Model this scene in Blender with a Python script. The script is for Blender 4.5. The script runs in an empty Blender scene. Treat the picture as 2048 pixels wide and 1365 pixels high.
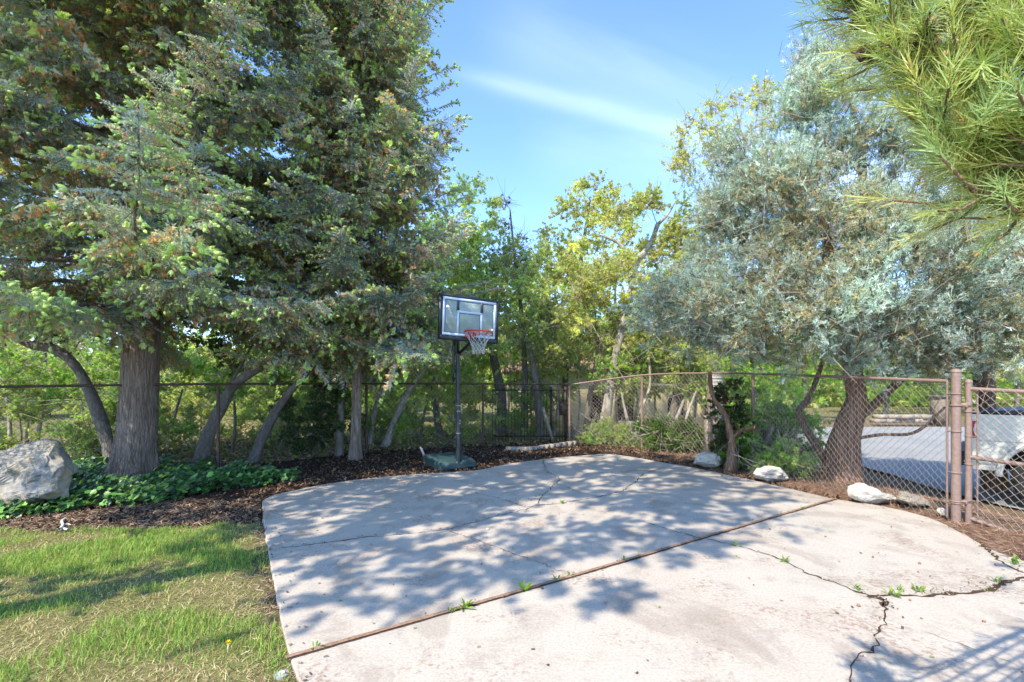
import bpy, bmesh, math, random
import numpy as np
from mathutils import Vector, Matrix
from mathutils.bvhtree import BVHTree
scene = bpy.context.scene
COL = scene.collection
PI = math.pi
F = 967.0; CAMZ = 1.5
def P(px, py, D):                       # a sight line of the photograph met at depth D
    return np.array([(px-1024)/F*D, D, CAMZ-(py-770)/F*D])
def G(px, py, z=0.0):                   # a sight line met with a level plane
    D = F*(CAMZ-z)/(py-770); return np.array([(px-1024)/F*D, D, z])
def sstep(a, b, x):
    t = np.clip((x-a)/(b-a), 0, 1); return t*t*(3-2*t)
def nrm(v):
    v = np.asarray(v, float); return v/np.maximum(np.linalg.norm(v, axis=-1, keepdims=True), 1e-9)

# ------------------------------------------------------------------ materials
def lin(c):
    return tuple(((x/12.92) if x <= .04045 else ((x+.055)/1.055)**2.4) for x in c)
class NT:
    def __init__(s, name):
        s.m = bpy.data.materials.new(name); s.m.use_nodes = True
        s.t = s.m.node_tree; s.t.nodes.clear(); s.out = s.n('ShaderNodeOutputMaterial')
    def n(s, typ, **kw):
        nd = s.t.nodes.new(typ)
        for k, v in kw.items():
            if k.startswith('i_'):
                key = k[2:].replace('_', ' ')
                nd.inputs[key].default_value = v
            else: setattr(nd, k, v)
        return nd
    def l(s, a, b): s.t.links.new(a, b)
    def coord(s, scale=(1,1,1), obj=False):
        tc = s.n('ShaderNodeTexCoord'); mp = s.n('ShaderNodeMapping'); mp.inputs['Scale'].default_value = scale
        s.l(tc.outputs['Object'], mp.inputs[0]); return mp.outputs[0]
    def noise(s, vec, scale, detail=4, rough=.55, dist=0):
        nd = s.n('ShaderNodeTexNoise'); nd.inputs['Scale'].default_value = scale; nd.inputs['Detail'].default_value = detail
        nd.inputs['Roughness'].default_value = rough; nd.inputs['Distortion'].default_value = dist
        s.l(vec, nd.inputs['Vector']); return nd.outputs['Fac']
    def ramp(s, fac, stops):
        r = s.n('ShaderNodeValToRGB'); e = r.color_ramp.elements
        while len(e) < len(stops): e.new(.5)
        for k, (p, c) in enumerate(stops):
            e[k].position = p; e[k].color = (*c, 1) if len(c) == 3 else c
        s.l(fac, r.inputs[0]); return r.outputs[0]
    def mix(s, fac, a, b, mode='MIX'):
        m = s.n('ShaderNodeMix', data_type='RGBA', blend_type=mode)
        for v, i in ((fac, 0), (a, 6), (b, 7)):
            if isinstance(v, (int, float)): m.inputs[i].default_value = v
            elif isinstance(v, tuple): m.inputs[i].default_value = (*v, 1) if len(v) == 3 else v
            else: s.l(v, m.inputs[i])
        return m.outputs[2]
    def math(s, op, a, b=None):
        m = s.n('ShaderNodeMath', operation=op)
        for v, i in ((a, 0), (b, 1)):
            if v is None: continue
            if isinstance(v, (int, float)): m.inputs[i].default_value = v
            else: s.l(v, m.inputs[i])
        return m.outputs[0]
    def bump(s, h, strength=.5, dist=.01):
        b = s.n('ShaderNodeBump'); b.inputs['Strength'].default_value = strength; b.inputs['Distance'].default_value = dist
        s.l(h, b.inputs['Height']); return b.outputs[0]
    def pbr(s, col, rough=.6, metal=0, normal=None, spec=.5):
        p = s.n('ShaderNodeBsdfPrincipled')
        for v, k in ((col, 'Base Color'), (rough, 'Roughness'), (metal, 'Metallic'), (spec, 'Specular IOR Level')):
            if isinstance(v, (int, float)): p.inputs[k].default_value = v
            elif isinstance(v, tuple): p.inputs[k].default_value = (*v, 1)
            else: s.l(v, p.inputs[k])
        if normal is not None: s.l(normal, p.inputs['Normal'])
        s.l(p.outputs[0], s.out.inputs[0]); return p
M = {}
def leaf_mat(name, trans=.35, rough=.5, spec=.3, tint=(1,1,1), tboost=1.3):
    t = NT(name); a = t.n('ShaderNodeAttribute', attribute_name='col')
    c = t.mix(1.0, a.outputs['Color'], tint, 'MULTIPLY')
    p = t.pbr(c, rough, 0, None, spec)
    tr = t.n('ShaderNodeBsdfTranslucent')
    c2 = t.mix(1.0, c, (tboost*1.05, tboost*1.1, tboost*.6), 'MULTIPLY'); t.l(c2, tr.inputs[0])
    ms = t.n('ShaderNodeMixShader'); ms.inputs[0].default_value = trans
    t.l(p.outputs[0], ms.inputs[1]); t.l(tr.outputs[0], ms.inputs[2]); t.l(ms.outputs[0], t.out.inputs[0])
    M[name] = t.m; return t.m
def attr_mat(name, rough=.8, spec=.2):
    t = NT(name); a = t.n('ShaderNodeAttribute', attribute_name='col'); t.pbr(a.outputs['Color'], rough, 0, None, spec)
    M[name] = t.m; return t.m
def bark_mat(name, dark, mid, lite, scale=9, stretch=.22, bump=.9, dist=.02, patch=None, ck=.4):
    t = NT(name); v = t.coord((1, 1, stretch))
    n1 = t.noise(v, scale, 6, .65, .6); n2 = t.noise(t.coord(), 2.2, 3)
    vo = t.n('ShaderNodeTexVoronoi', feature='DISTANCE_TO_EDGE'); vo.inputs['Scale'].default_value = scale*1.6
    wv = t.mix(.25, v, t.n('ShaderNodeTexNoise').outputs['Color']) ; t.l(v, vo.inputs['Vector'])
    crack = t.ramp(vo.outputs['Distance'], [(0, (0,0,0)), (.12, (1,1,1))])
    c = t.ramp(n1, [(.25, dark), (.5, mid), (.78, lite)])
    c = t.mix(t.math('MULTIPLY', n2, .6), c, mid)
    c = t.mix(ck, c, t.mix(crack, dark, c))
    if patch:
        n3 = t.noise(t.coord(), 5, 4); f = t.ramp(n3, [(.56, (0,0,0)), (.64, (1,1,1))]); c = t.mix(t.math('MULTIPLY', f, .7), c, patch)
    h = t.math('ADD', n1, t.math('MULTIPLY', crack, .3))
    t.pbr(c, .9, 0, t.bump(h, bump, dist), .15); M[name] = t.m
def paint(name, col, rough=.4, metal=0, spec=.5, var=.15, bump=.0, nscale=14):
    t = NT(name); v = t.coord(); n = t.noise(v, nscale, 5)
    c = t.ramp(n, [(.3, tuple(x*(1-var) for x in col)), (.7, tuple(min(1, x*(1+var)) for x in col))])
    t.pbr(c, rough, metal, t.bump(n, bump, .004) if bump else None, spec); M[name] = t.m; return t

# ------------------------------------------------------------------ geometry
class Geo:
    def __init__(s): s.parts = []
    def add(s, V, Fc, col=(1,1,1), mi=0):
        V = np.asarray(V, np.float32).reshape(-1, 3); Fc = np.asarray(Fc, np.int32)
        if len(V) == 0 or len(Fc) == 0: return s
        col = np.asarray(col, np.float32)
        if col.ndim == 1: col = np.broadcast_to(col, (len(V), 3))
        s.parts.append((V, Fc, col, mi)); return s
    def build(s, name, mats, parent=None, smooth=False, colors=True):
        me = bpy.data.meshes.new(name)
        if s.parts:
            V = np.concatenate([p[0] for p in s.parts]); off = 0; L = []; T = []; MI = []
            for v, f, c, mi in s.parts:
                L.append((f+off).ravel()); T.append(np.full(len(f), f.shape[1], np.int32)); MI.append(np.full(len(f), mi, np.int32)); off += len(v)
            L = np.concatenate(L); T = np.concatenate(T); MI = np.concatenate(MI)
            me.vertices.add(len(V)); me.vertices.foreach_set('co', V.ravel())
            me.loops.add(len(L)); me.loops.foreach_set('vertex_index', L)
            me.polygons.add(len(T)); st = np.zeros(len(T), np.int32); st[1:] = np.cumsum(T)[:-1]
            me.polygons.foreach_set('loop_start', st); me.polygons.foreach_set('loop_total', T); me.polygons.foreach_set('material_index', MI)
            if smooth: me.polygons.foreach_set('use_smooth', np.ones(len(T), bool))
            if colors:
                C = np.ones((len(V), 4), np.float32); C[:, :3] = np.concatenate([p[2] for p in s.parts])
                at = me.color_attributes.new('col', 'BYTE_COLOR', 'POINT'); at.data.foreach_set('color', C.ravel())
            me.update(calc_edges=True)
        o = bpy.data.objects.new(name, me); COL.objects.link(o)
        for m in (mats if isinstance(mats, (list, tuple)) else [mats]): me.materials.append(M[m] if isinstance(m, str) else m)
        if parent is not None: o.parent = parent; o.matrix_parent_inverse = parent.matrix_basis.inverted()
        return o
def tag(o, label=None, cat=None, group=None, kind=None):
    if label: o['label'] = label
    if cat: o['category'] = cat
    if group: o['group'] = group
    if kind: o['kind'] = kind
    return o
def empty(name, loc, label=None, cat=None, group=None):
    o = bpy.data.objects.new(name, None); COL.objects.link(o); o.location = tuple(float(x) for x in loc); o.empty_display_size = .2
    return tag(o, label, cat, group)
def tube(pts, rad, k=6, cap=True):
    pts = np.asarray(pts, float); n = len(pts); rad = np.broadcast_to(np.asarray(rad, float), (n,))
    T = np.gradient(pts, axis=0) if n > 2 else np.repeat((pts[-1]-pts[0])[None], n, 0); T = nrm(T)
    ref = np.array([0, 0, 1.]) if abs(T[:, 2]).mean() < .8 else np.array([1., 0, 0])
    A = nrm(np.cross(T, ref)); B = np.cross(T, A)
    a = np.arange(k)*2*PI/k
    V = pts[:, None]+rad[:, None, None]*(np.cos(a)[None, :, None]*A[:, None]+np.sin(a)[None, :, None]*B[:, None])
    i = np.arange(n-1)[:, None]*k; j = np.arange(k)[None]; j2 = (j+1) % k
    Fq = np.stack([i+j, i+j2, i+k+j2, i+k+j], -1).reshape(-1, 4)
    V = V.reshape(-1, 3)
    return V, Fq
def add_tube(g, pts, rad, k=6, col=(1,1,1), mi=0, cap=False):
    V, Fq = tube(pts, rad, k); g.add(V, Fq, col, mi)
    if cap:
        n = len(pts); g.add(V[:k], np.arange(k)[None, ::-1], col, mi); g.add(V[-k:], np.arange(k)[None], col, mi)
def segs(P0, P1, r0, r1, k=3):
    P0 = np.asarray(P0, float); P1 = np.asarray(P1, float); n = len(P0); T = nrm(P1-P0)
    ref = np.where(np.abs(T[:, 2:3]) < .8, np.array([[0, 0, 1.]]), np.array([[1., 0, 0]]))
    A = nrm(np.cross(T, ref)); B = np.cross(T, A); a = np.arange(k)*2*PI/k
    ring = np.cos(a)[None, :, None]*A[:, None]+np.sin(a)[None, :, None]*B[:, None]
    r0 = np.broadcast_to(np.asarray(r0, float), (n,))[:, None, None]; r1 = np.broadcast_to(np.asarray(r1, float), (n,))[:, None, None]
    V = np.concatenate([P0[:, None]+ring*r0, P1[:, None]+ring*r1], 1).reshape(-1, 3)
    j = np.arange(k); q = np.stack([j, (j+1) % k, k+(j+1) % k, k+j], -1)
    return V, (np.arange(n)[:, None, None]*2*k+q[None]).reshape(-1, 4)
BOXF = np.array([[0,3,2,1],[4,5,6,7],[0,1,5,4],[1,2,6,5],[2,3,7,6],[3,0,4,7]])
def box(g, c, size, R=None, col=(1,1,1), mi=0):
    s = np.array(size)/2; v = np.array([[-1,-1,-1],[1,-1,-1],[1,1,-1],[-1,1,-1],[-1,-1,1],[1,-1,1],[1,1,1],[-1,1,1]])*s
    if R is not None: v = v @ np.asarray(R).T
    g.add(v+np.asarray(c), BOXF, col, mi)
def beam(g, a, b, w, h, up=(0,0,1), col=(1,1,1), mi=0):
    a = np.asarray(a, float); b = np.asarray(b, float); T = nrm(b-a); S = nrm(np.cross(T, up)); U = np.cross(S, T)
    box(g, (a+b)/2, (np.linalg.norm(b-a), w, h), np.stack([T, S, U], 1), col, mi)
def frames(d, rng, up=None):
    d = nrm(d); n = len(d)
    r = rng.normal(size=(n, 3)) if up is None else np.broadcast_to(up, (n, 3))+rng.normal(size=(n, 3))*.25
    A = nrm(np.cross(d, r)); B = np.cross(d, A)
    return np.stack([A, B, d], -1)          # columns: x, y, z(axis)
def inst(g, tV, tF, tC, pos, R, sc, col, mi=0):
    n = len(pos)
    if n == 0: return
    sc = np.broadcast_to(np.asarray(sc, np.float32), (n,))
    V = np.einsum('nij,vj->nvi', R.astype(np.float32), tV.astype(np.float32))*sc[:, None, None]+np.asarray(pos, np.float32)[:, None]
    nv = len(tV); Fc = (np.arange(n)[:, None, None]*nv+tF[None]).reshape(-1, tF.shape[1])
    col = np.broadcast_to(np.asarray(col, np.float32), (n, 3))
    C = (col[:, None]*tC[None]).reshape(-1, 3)
    g.add(V.reshape(-1, 3), Fc, C, mi)
def smooth_path(pts, n=24):
    pts = np.asarray(pts, float); m = len(pts)
    t = np.linspace(0, m-1, n); out = []
    for u in t:
        i = min(int(u), m-2); f = u-i
        p0 = pts[max(i-1, 0)]; p1 = pts[i]; p2 = pts[i+1]; p3 = pts[min(i+2, m-1)]
        out.append(.5*((2*p1)+(-p0+p2)*f+(2*p0-5*p1+4*p2-p3)*f*f+(-p0+3*p1-3*p2+p3)*f**3))
    return np.array(out)
def vnoise(p, seed=0):                  # cheap smooth value noise in 3D, about -1..1
    p = np.asarray(p, float)+seed*17.3
    i = np.floor(p).astype(np.int64); f = p-i; f = f*f*(3-2*f); r = 0
    for dx in (0, 1):
        for dy in (0, 1):
            for dz in (0, 1):
                h = (i[..., 0]+dx)*374761393+(i[..., 1]+dy)*668265263+(i[..., 2]+dz)*1274126177
                h = (h ^ (h >> 13))*1274126177 & 0x7fffffff; h = (h ^ (h >> 16)) & 0xffff
                w = (f[..., 0] if dx else 1-f[..., 0])*(f[..., 1] if dy else 1-f[..., 1])*(f[..., 2] if dz else 1-f[..., 2])
                r = r+w*(h/32767.5-1)
    return r
def fbm(p, o=3, seed=0):
    p = np.asarray(p, float); return sum(vnoise(p*2**k, seed+k)*.5**k for k in range(o))
def inpoly(x, y, poly):
    x = np.asarray(x); y = np.asarray(y); c = np.zeros(x.shape, bool); n = len(poly)
    for i in range(n):
        x0, y0 = poly[i][:2]; x1, y1 = poly[(i+1) % n][:2]
        if y0 == y1: continue
        c ^= ((y0 > y) != (y1 > y)) & (x < (x1-x0)*(y-y0)/(y1-y0)+x0)
    return c
def pick(pal, n, rng, w=None):
    pal = np.asarray(pal, float); return pal[rng.choice(len(pal), n, p=w)]
# ------------------------------------------------------------------ shared materials
leaf_mat('spruce_needles', .3, .55, .3, tboost=1.15)
leaf_mat('juniper_leaves', .25, .6, .25, tboost=1.1)
leaf_mat('pine_needles', .25, .4, .45, tboost=1.2)
leaf_mat('oak_leaves', .5, .5, .3, tboost=1.6)
leaf_mat('shrub_leaves', .5, .45, .4, tboost=1.6)
leaf_mat('ivy_leaves', .2, .35, .5, tboost=1.2)
leaf_mat('grass_blades', .35, .5, .25, tboost=1.3)
attr_mat('litter', .9, .1)
attr_mat('twig_wood', .9, .1)
bark_mat('spruce_bark', (.07,.05,.04), (.27,.205,.165), (.48,.40,.34), 17, .16, 1, .035, ck=.3)
bark_mat('juniper_bark', (.06,.035,.022), (.26,.155,.105), (.46,.34,.26), 16, .09, 1, .03)
bark_mat('oak_bark', (.07,.058,.048), (.19,.165,.145), (.36,.33,.30), 14, .3, .8, .015)
bark_mat('pale_bark', (.14,.12,.10), (.38,.35,.31), (.60,.57,.53), 7, .45, .5, .01, (.16,.13,.11))
bark_mat('pine_bark', (.07,.045,.03), (.22,.14,.09), (.36,.25,.18), 18, .4, .8, .01)

# ------------------------------------------------------------------ lie of the land
FENCE_R = np.array([(1.47,12.3),(3.19,11.8),(4.08,10.2),(4.38,8.8),(4.96,5.41),(5.6,3.9),(7.5,0.)])
def fence_x(y):
    o = np.argsort(FENCE_R[:, 1]); return np.interp(y, FENCE_R[o, 1], FENCE_R[o, 0])
def ground_z(x, y):
    x = np.asarray(x, float); y = np.asarray(y, float)
    s = x-fence_x(np.clip(y, -1, 12.3))
    d = np.maximum(sstep(.35, 2.6, s), sstep(12.6, 16, y)*sstep(-1, 3, x))
    b = .05*fbm(np.stack([x*.9, y*.9, x*0], -1), 3, 3)+.012*fbm(np.stack([x*6, y*6, x*0], -1), 2, 5)
    lot = (1-d)
    back = sstep(8.2, 11.5, y)*sstep(2.0, .5, x)*.06
    return -.035-.30*d+b*np.where(s < .2, .55, 1)*(.3+.7*sstep(-1.2, -3.2, x-.4*(y-6)*0)+.0*lot)+back
PAD_PX = [(600,1365),(580,1312),(560,1230),(545,1150),(534,1085),(525,1015),(530,998),(570,985),(680,964),(800,951),(950,941),(1010,929),(1100,917),(1180,910),(1215,908),(1252,912),(1330,926),(1400,938),(1560,973),(1660,996),(1720,1005),(1800,1020),(1870,1040),(1930,1070),(1985,1100),(2048,1122)]
PAD = [G(*p)[:2] for p in PAD_PX]
def densify(poly, step=.08, jit=.012, seed=1, closed=False):
    rng = np.random.default_rng(seed); out = []
    n = len(poly); m = n if closed else n-1
    for i in range(m):
        a = np.array(poly[i]); b = np.array(poly[(i+1) % n]); k = max(1, int(np.linalg.norm(b-a)/step))
        for j in range(k): out.append(a+(b-a)*j/k+rng.normal(size=2)*jit*(0 if j == 0 else 1))
    if not closed: out.append(np.array(poly[-1]))
    return out
PAD_OUT = densify(list(smooth_path(np.array([(*p, 0) for p in PAD]), 120)[:, :2]), .07, .007)+[np.array(p) for p in [(7.2,4.0),(7.5,-4.),(-.2,-4.),(-.35,-1.),(-.72,1.3)]]
def pad_dist(x, y):                      # rough distance outside the pad edge
    E = np.array(PAD_OUT); d = np.full(np.shape(x), 9.)
    for i in range(0, len(E), 2): d = np.minimum(d, np.hypot(x-E[i, 0], y-E[i, 1]))
    return np.where(inpoly(x, y, PAD_OUT), -d, d)
LAWN = [G(*p)[:2] for p in [(-700,1075),(0,1062),(150,1058),(320,1052),(450,1045),(527,1040),(540,1150),(560,1240),(585,1330)]]+[np.array(p) for p in [(-.5,1),(-.3,-3),(-12,-3)]]
IVY = [G(*p)[:2] for p in [(-500,1050),(0,1035),(170,1020),(300,1006),(420,985),(520,968),(600,962),(640,958),(600,950),(480,945),(360,932),(300,925),(200,925),(60,925),(-300,940)]]

def ground_mat():
    t = NT('ground'); v = t.coord(); a = t.n('ShaderNodeAttribute', attribute_name='col'); sp = t.n('ShaderNodeSeparateColor'); t.l(a.outputs['Color'], sp.inputs[0])
    n1 = t.noise(v, 3, 5); n2 = t.noise(v, 28, 5, .7); n3 = t.noise(v, 120, 3, .7)
    lawn = t.ramp(n2, [(.3, (.09,.10,.03)), (.5, (.26,.22,.10)), (.7, (.42,.34,.18))])
    lawn = t.mix(t.math('MULTIPLY', n1, .5), lawn, (.10,.14,.03))
    mulch = t.ramp(n2, [(.3, (.016,.010,.008)), (.55, (.06,.036,.026)), (.75, (.14,.09,.066))])
    straw = t.ramp(n2, [(.3, (.07,.04,.028)), (.5, (.20,.125,.085)), (.72, (.36,.24,.17))])
    soil = t.ramp(n1, [(.3, (.16,.115,.075)), (.7, (.30,.24,.16))])
    c = t.mix(sp.outputs[2], soil, straw)
    c = t.mix(sp.outputs[1], c, mulch); c = t.mix(sp.outputs[0], c, lawn)
    c = t.mix(.35, c, t.ramp(n3, [(.3, (.25,.25,.25)), (.7, (1,1,1))]), 'MULTIPLY')
    h = t.math('ADD', n2, t.math('MULTIPLY', n3, .5))
    t.pbr(c, .95, 0, t.bump(h, .8, .03), .1); M['ground'] = t.m
ground_mat()
def make_ground():
    xs = np.r_[-500, -250, -120, -70, -45, -32, -25, -20, -16, -13, -11, np.arange(-9.6, 8.4, .07), 9, 9.6, 10.4, 11.4, 13, 16, 20, 26, 34, 45, 70, 120, 250, 500]
    ys = np.r_[-300, -100, -40, -15, -7, -3, -1, 0, np.arange(1, 13.6, .07), 14, 14.5, 15, 15.7, 16.5, 18, 20, 23, 27, 33, 45, 70, 120, 250, 600]
    X, Y = np.meshgrid(xs, ys); Z = ground_z(X, Y)
    pd = pad_dist(X, Y)
    Z = np.where(pd < .12, np.minimum(Z, -.03-.25*np.clip(-pd-.05, 0, .4)), Z)
    ni = .25*fbm(np.stack([X*2.2, Y*2.2, X*0], -1), 3, 9)
    lawn = inpoly(X+ni*.5, Y+ni*.6, LAWN).astype(float)
    inside = (X < fence_x(np.clip(Y, -1, 12.3))+.2) & (Y < 12.6)
    leftbeyond = Y > np.interp(X, [-12, -7.4, -5.2, -3.19, -.71, 1.47], [5.5, 7.2, 8.53, 10.6, 11.6, 12.3])+.4
    mul = np.where(inside & (X < 3.6+ni) & (Y > 5.0), 1., 0)*sstep(.1, -.1, X-(2.2+.45*(12-Y)*0+ni)) 
    mul = np.maximum(mul, np.where(inside & (pd < .5) & (X < 0), 1., 0)*.8)
    mul *= 1-lawn; farl = leftbeyond & (X < .8)
    mul = np.where(farl, .0, mul)
    law = np.maximum(lawn, np.where(farl & (Y > 10.5+ni), 1, 0)); law = np.maximum(law, np.where((Y > 26), .8, 0))
    st = np.where(inside & (mul < .5), 1., .35+ni)
    C = np.stack([law, mul, np.clip(st, 0, 1)], -1)
    n, m = X.shape; idx = np.arange(n*m).reshape(n, m)
    Fc = np.stack([idx[:-1, :-1], idx[:-1, 1:], idx[1:, 1:], idx[1:, :-1]], -1).reshape(-1, 4)
    g = Geo(); g.add(np.stack([X, Y, Z], -1), Fc, C.reshape(-1, 3)); o = g.build('ground', 'ground', smooth=True); tag(o, kind='structure'); return o
make_ground()

# ------------------------------------------------------------------ concrete pad
def concrete_mat():
    t = NT('concrete'); v = t.coord()
    big = t.noise(v, .55, 4, .6, .8); mid = t.noise(v, 2.6, 6, .65, .5); fine = t.noise(v, 60, 4, .7); sp = t.noise(v, 170, 2, .6)
    c = t.ramp(big, [(.32, (.46,.395,.333)), (.5, (.50,.44,.378)), (.68, (.46,.415,.36))])
    st = t.ramp(mid, [(.50, (0,0,0)), (.68, (1,1,1))]); c = t.mix(t.math('MULTIPLY', st, .5), c, (.30,.25,.215))
    big2 = t.noise(t.coord((1.3,.9,1)), 1.1, 5, .6, 1.2); st2 = t.ramp(big2, [(.55, (0,0,0)), (.62, (1,1,1))])
    c = t.mix(t.math('MULTIPLY', st2, .45), c, (.31,.25,.205))
    lt = t.ramp(t.noise(t.coord((.8,1.5,1)), 1.6, 4, .6, 1), [(.58, (0,0,0)), (.66, (1,1,1))]); c = t.mix(t.math('MULTIPLY', lt, .35), c, (.54,.49,.43))
    rp = t.ramp(t.math('MULTIPLY', t.noise(v, 1.5, 3), t.noise(v, 26, 4, .75)), [(.30, (0,0,0)), (.40, (1,1,1))]); c = t.mix(t.math('MULTIPLY', rp, .75), c, (.26,.16,.11))
    c = t.mix(.42, c, t.ramp(fine, [(.35, (.45,.45,.45)), (.6, (1,1,1))]), 'MULTIPLY')
    sk = t.ramp(sp, [(.24, (.35,.3,.27)), (.34, (1,1,1))]); c = t.mix(.6, c, sk, 'MULTIPLY')
    t.pbr(c, .85, 0, t.bump(t.math('ADD', fine, t.math('MULTIPLY', mid, .8)), .35, .006), .25); M['concrete'] = t.m
concrete_mat()
paint('crack_dirt', (.07,.045,.03), .95, 0, .1, .5, .6, 60)
paint('joint_wood', (.26,.165,.115), .9, 0, .1, .35, .5, 40)
def make_pad():
    bm = bmesh.new(); vs = [bm.verts.new((p[0], p[1], 0)) for p in PAD_OUT]; f = bm.faces.new(vs)
    if f.normal.z < 0: f.normal_flip()
    f.normal_update()
    if f.normal.z < 0: bmesh.ops.reverse_faces(bm, faces=[f])
    r = bmesh.ops.extrude_face_region(bm, geom=[f]); dn = [e for e in r['geom'] if isinstance(e, bmesh.types.BMVert)]
    for v in dn: v.co.z -= .14
    bmesh.ops.recalc_face_normals(bm, faces=bm.faces)
    edges = [e for e in bm.edges if all(abs(v.co.z) < 1e-6 for v in e.verts)]
    bmesh.ops.bevel(bm, geom=edges, offset=.008, segments=1, affect='EDGES')
    bmesh.ops.triangulate(bm, faces=[f for f in bm.faces if len(f.verts) > 4])
    me = bpy.data.meshes.new('concrete_pad'); bm.to_mesh(me); bm.free(); o = bpy.data.objects.new('concrete_pad', me); COL.objects.link(o); me.materials.append(M['concrete'])
    tag(o, kind='structure'); return o
pad = make_pad()
def ribbon(px, w0, w1, seed, jit=.02, z=.004, step=.04, world=False, wv=.45):
    rng = np.random.default_rng(seed); pts = np.array(px if world else [G(*p)[:2] for p in px])
    L = densify(list(pts), step, 0); L = np.array(L); n = len(L)
    T = nrm(np.gradient(L, axis=0)); N = np.stack([-T[:, 1], T[:, 0]], -1)
    off = np.zeros(n); walk = np.cumsum(rng.normal(size=n)); walk -= np.linspace(walk[0], walk[-1], n); off = walk*jit*.35+rng.normal(size=n)*jit*.35
    off[0] = off[-1] = 0; C = L+N*off[:, None]
    w = .7*(w0+(w1-w0)*np.linspace(0, 1, n))*np.clip(rng.lognormal(0, wv, n), .3, 2.6)/2
    A = C+N*w[:, None]; B = C-N*w[:, None]
    V = np.concatenate([np.c_[A, np.full(n, z)], np.c_[B, np.full(n, z)]]); i = np.arange(n-1)
    return V, np.stack([i, n+i, n+i+1, i+1], -1)
CR = [([(535,1100),(640,1086),(720,1074),(800,1068),(890,1058),(970,1038),(1050,1015),(1075,990),(1112,960),(1090,940),(1084,925)], .012, .012),
 ([(1050,1015),(1130,1005),(1200,995),(1250,983),(1290,950),(1328,935)], .014, .014), ([(940,985),(985,993),(1050,1014)], .008, .01),
 ([(890,1060),(950,1080),(1050,1118),(1140,1148)], .007, .008), ([(1113,968),(1160,985),(1200,995)], .008, .008),
 ([(1250,983),(1330,990),(1400,1001)], .004, .004), ([(1150,1010),(1240,1035)], .003, .004), ([(1285,1044),(1350,1060),(1400,1077)], .008, .01),
 ([(1402,1077),(1480,1095),(1530,1108),(1570,1125),(1610,1145),(1680,1170),(1745,1195)], .012, .016),
 ([(1735,1195),(1800,1190),(1860,1186),(1930,1182),(1990,1172),(2060,1152)], .03, .045),
 ([(1768,1200),(1762,1230),(1748,1260),(1753,1290),(1720,1325),(1700,1375)], .012, .010),
 ([(1850,1265),(1920,1290),(2060,1340)], .003, .004), ([(1960,1085),(1985,1108),(2010,1128),(2060,1150)], .03, .02), ([(2000,1112),(2060,1120)], .012, .012),
 ([(1755,1196),(1775,1205),(1765,1215)], .05, .02)]
for k, (px, a, b) in enumerate(CR):
    g = Geo(); g.add(*ribbon(px, a, b, 40+k)); g.build('crack', 'crack_dirt', pad, colors=False)
g = Geo(); g.add(*ribbon([(570,1319),(860,1236),(1140,1156),(1400,1079),(1672,999)], .054, .054, 71, .002, wv=.12)); g.build('joint_gap', 'crack_dirt', pad, colors=False)
g = Geo(); V, Fq = ribbon([(570,1318),(860,1235),(1140,1155),(1400,1078),(1672,998)], .038, .038, 72, .001, .008, wv=.06); 
nn = len(V)//2; V[:nn, 2] += .004; g.add(V, Fq); g.build('expansion_strip', 'joint_wood', pad, colors=False)

# ------------------------------------------------------------------ road across the fence
t = NT('asphalt'); v = t.coord(); n = t.noise(v, 60, 4, .7); n2 = t.noise(v, .8, 4)
c = t.mix(.5, t.ramp(n, [(.35, (.20,.20,.20)), (.65, (.34,.34,.335))]), t.ramp(n2, [(.35, (.24,.24,.24)), (.65, (.32,.32,.315))]))
t.pbr(c, .85, 0, t.bump(n, .5, .006), .3); M['asphalt'] = t.m
RZ = -.30
def make_road():
    out = [G(1655,904,RZ)[:2], G(1725,932,RZ)[:2], G(1900,986,RZ)[:2], np.array([7.6,5.2]), np.array([9.2,-6]), np.array([60,-6]), np.array([60,21]), np.array([10.2,20.6]), np.array([9.0,17])]
    out = densify(out, .4, .04, 5, True); bm = bmesh.new(); f = bm.faces.new([bm.verts.new((p[0], p[1], RZ)) for p in out]); f.normal_update()
    if f.normal.z < 0: bmesh.ops.reverse_faces(bm, faces=[f])
    bmesh.ops.triangulate(bm, faces=bm.faces[:])
    me = bpy.data.meshes.new('road'); bm.to_mesh(me); bm.free(); o = bpy.data.objects.new('road', me); COL.objects.link(o); me.materials.append(M['asphalt']); tag(o, kind='structure')
make_road()

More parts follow.
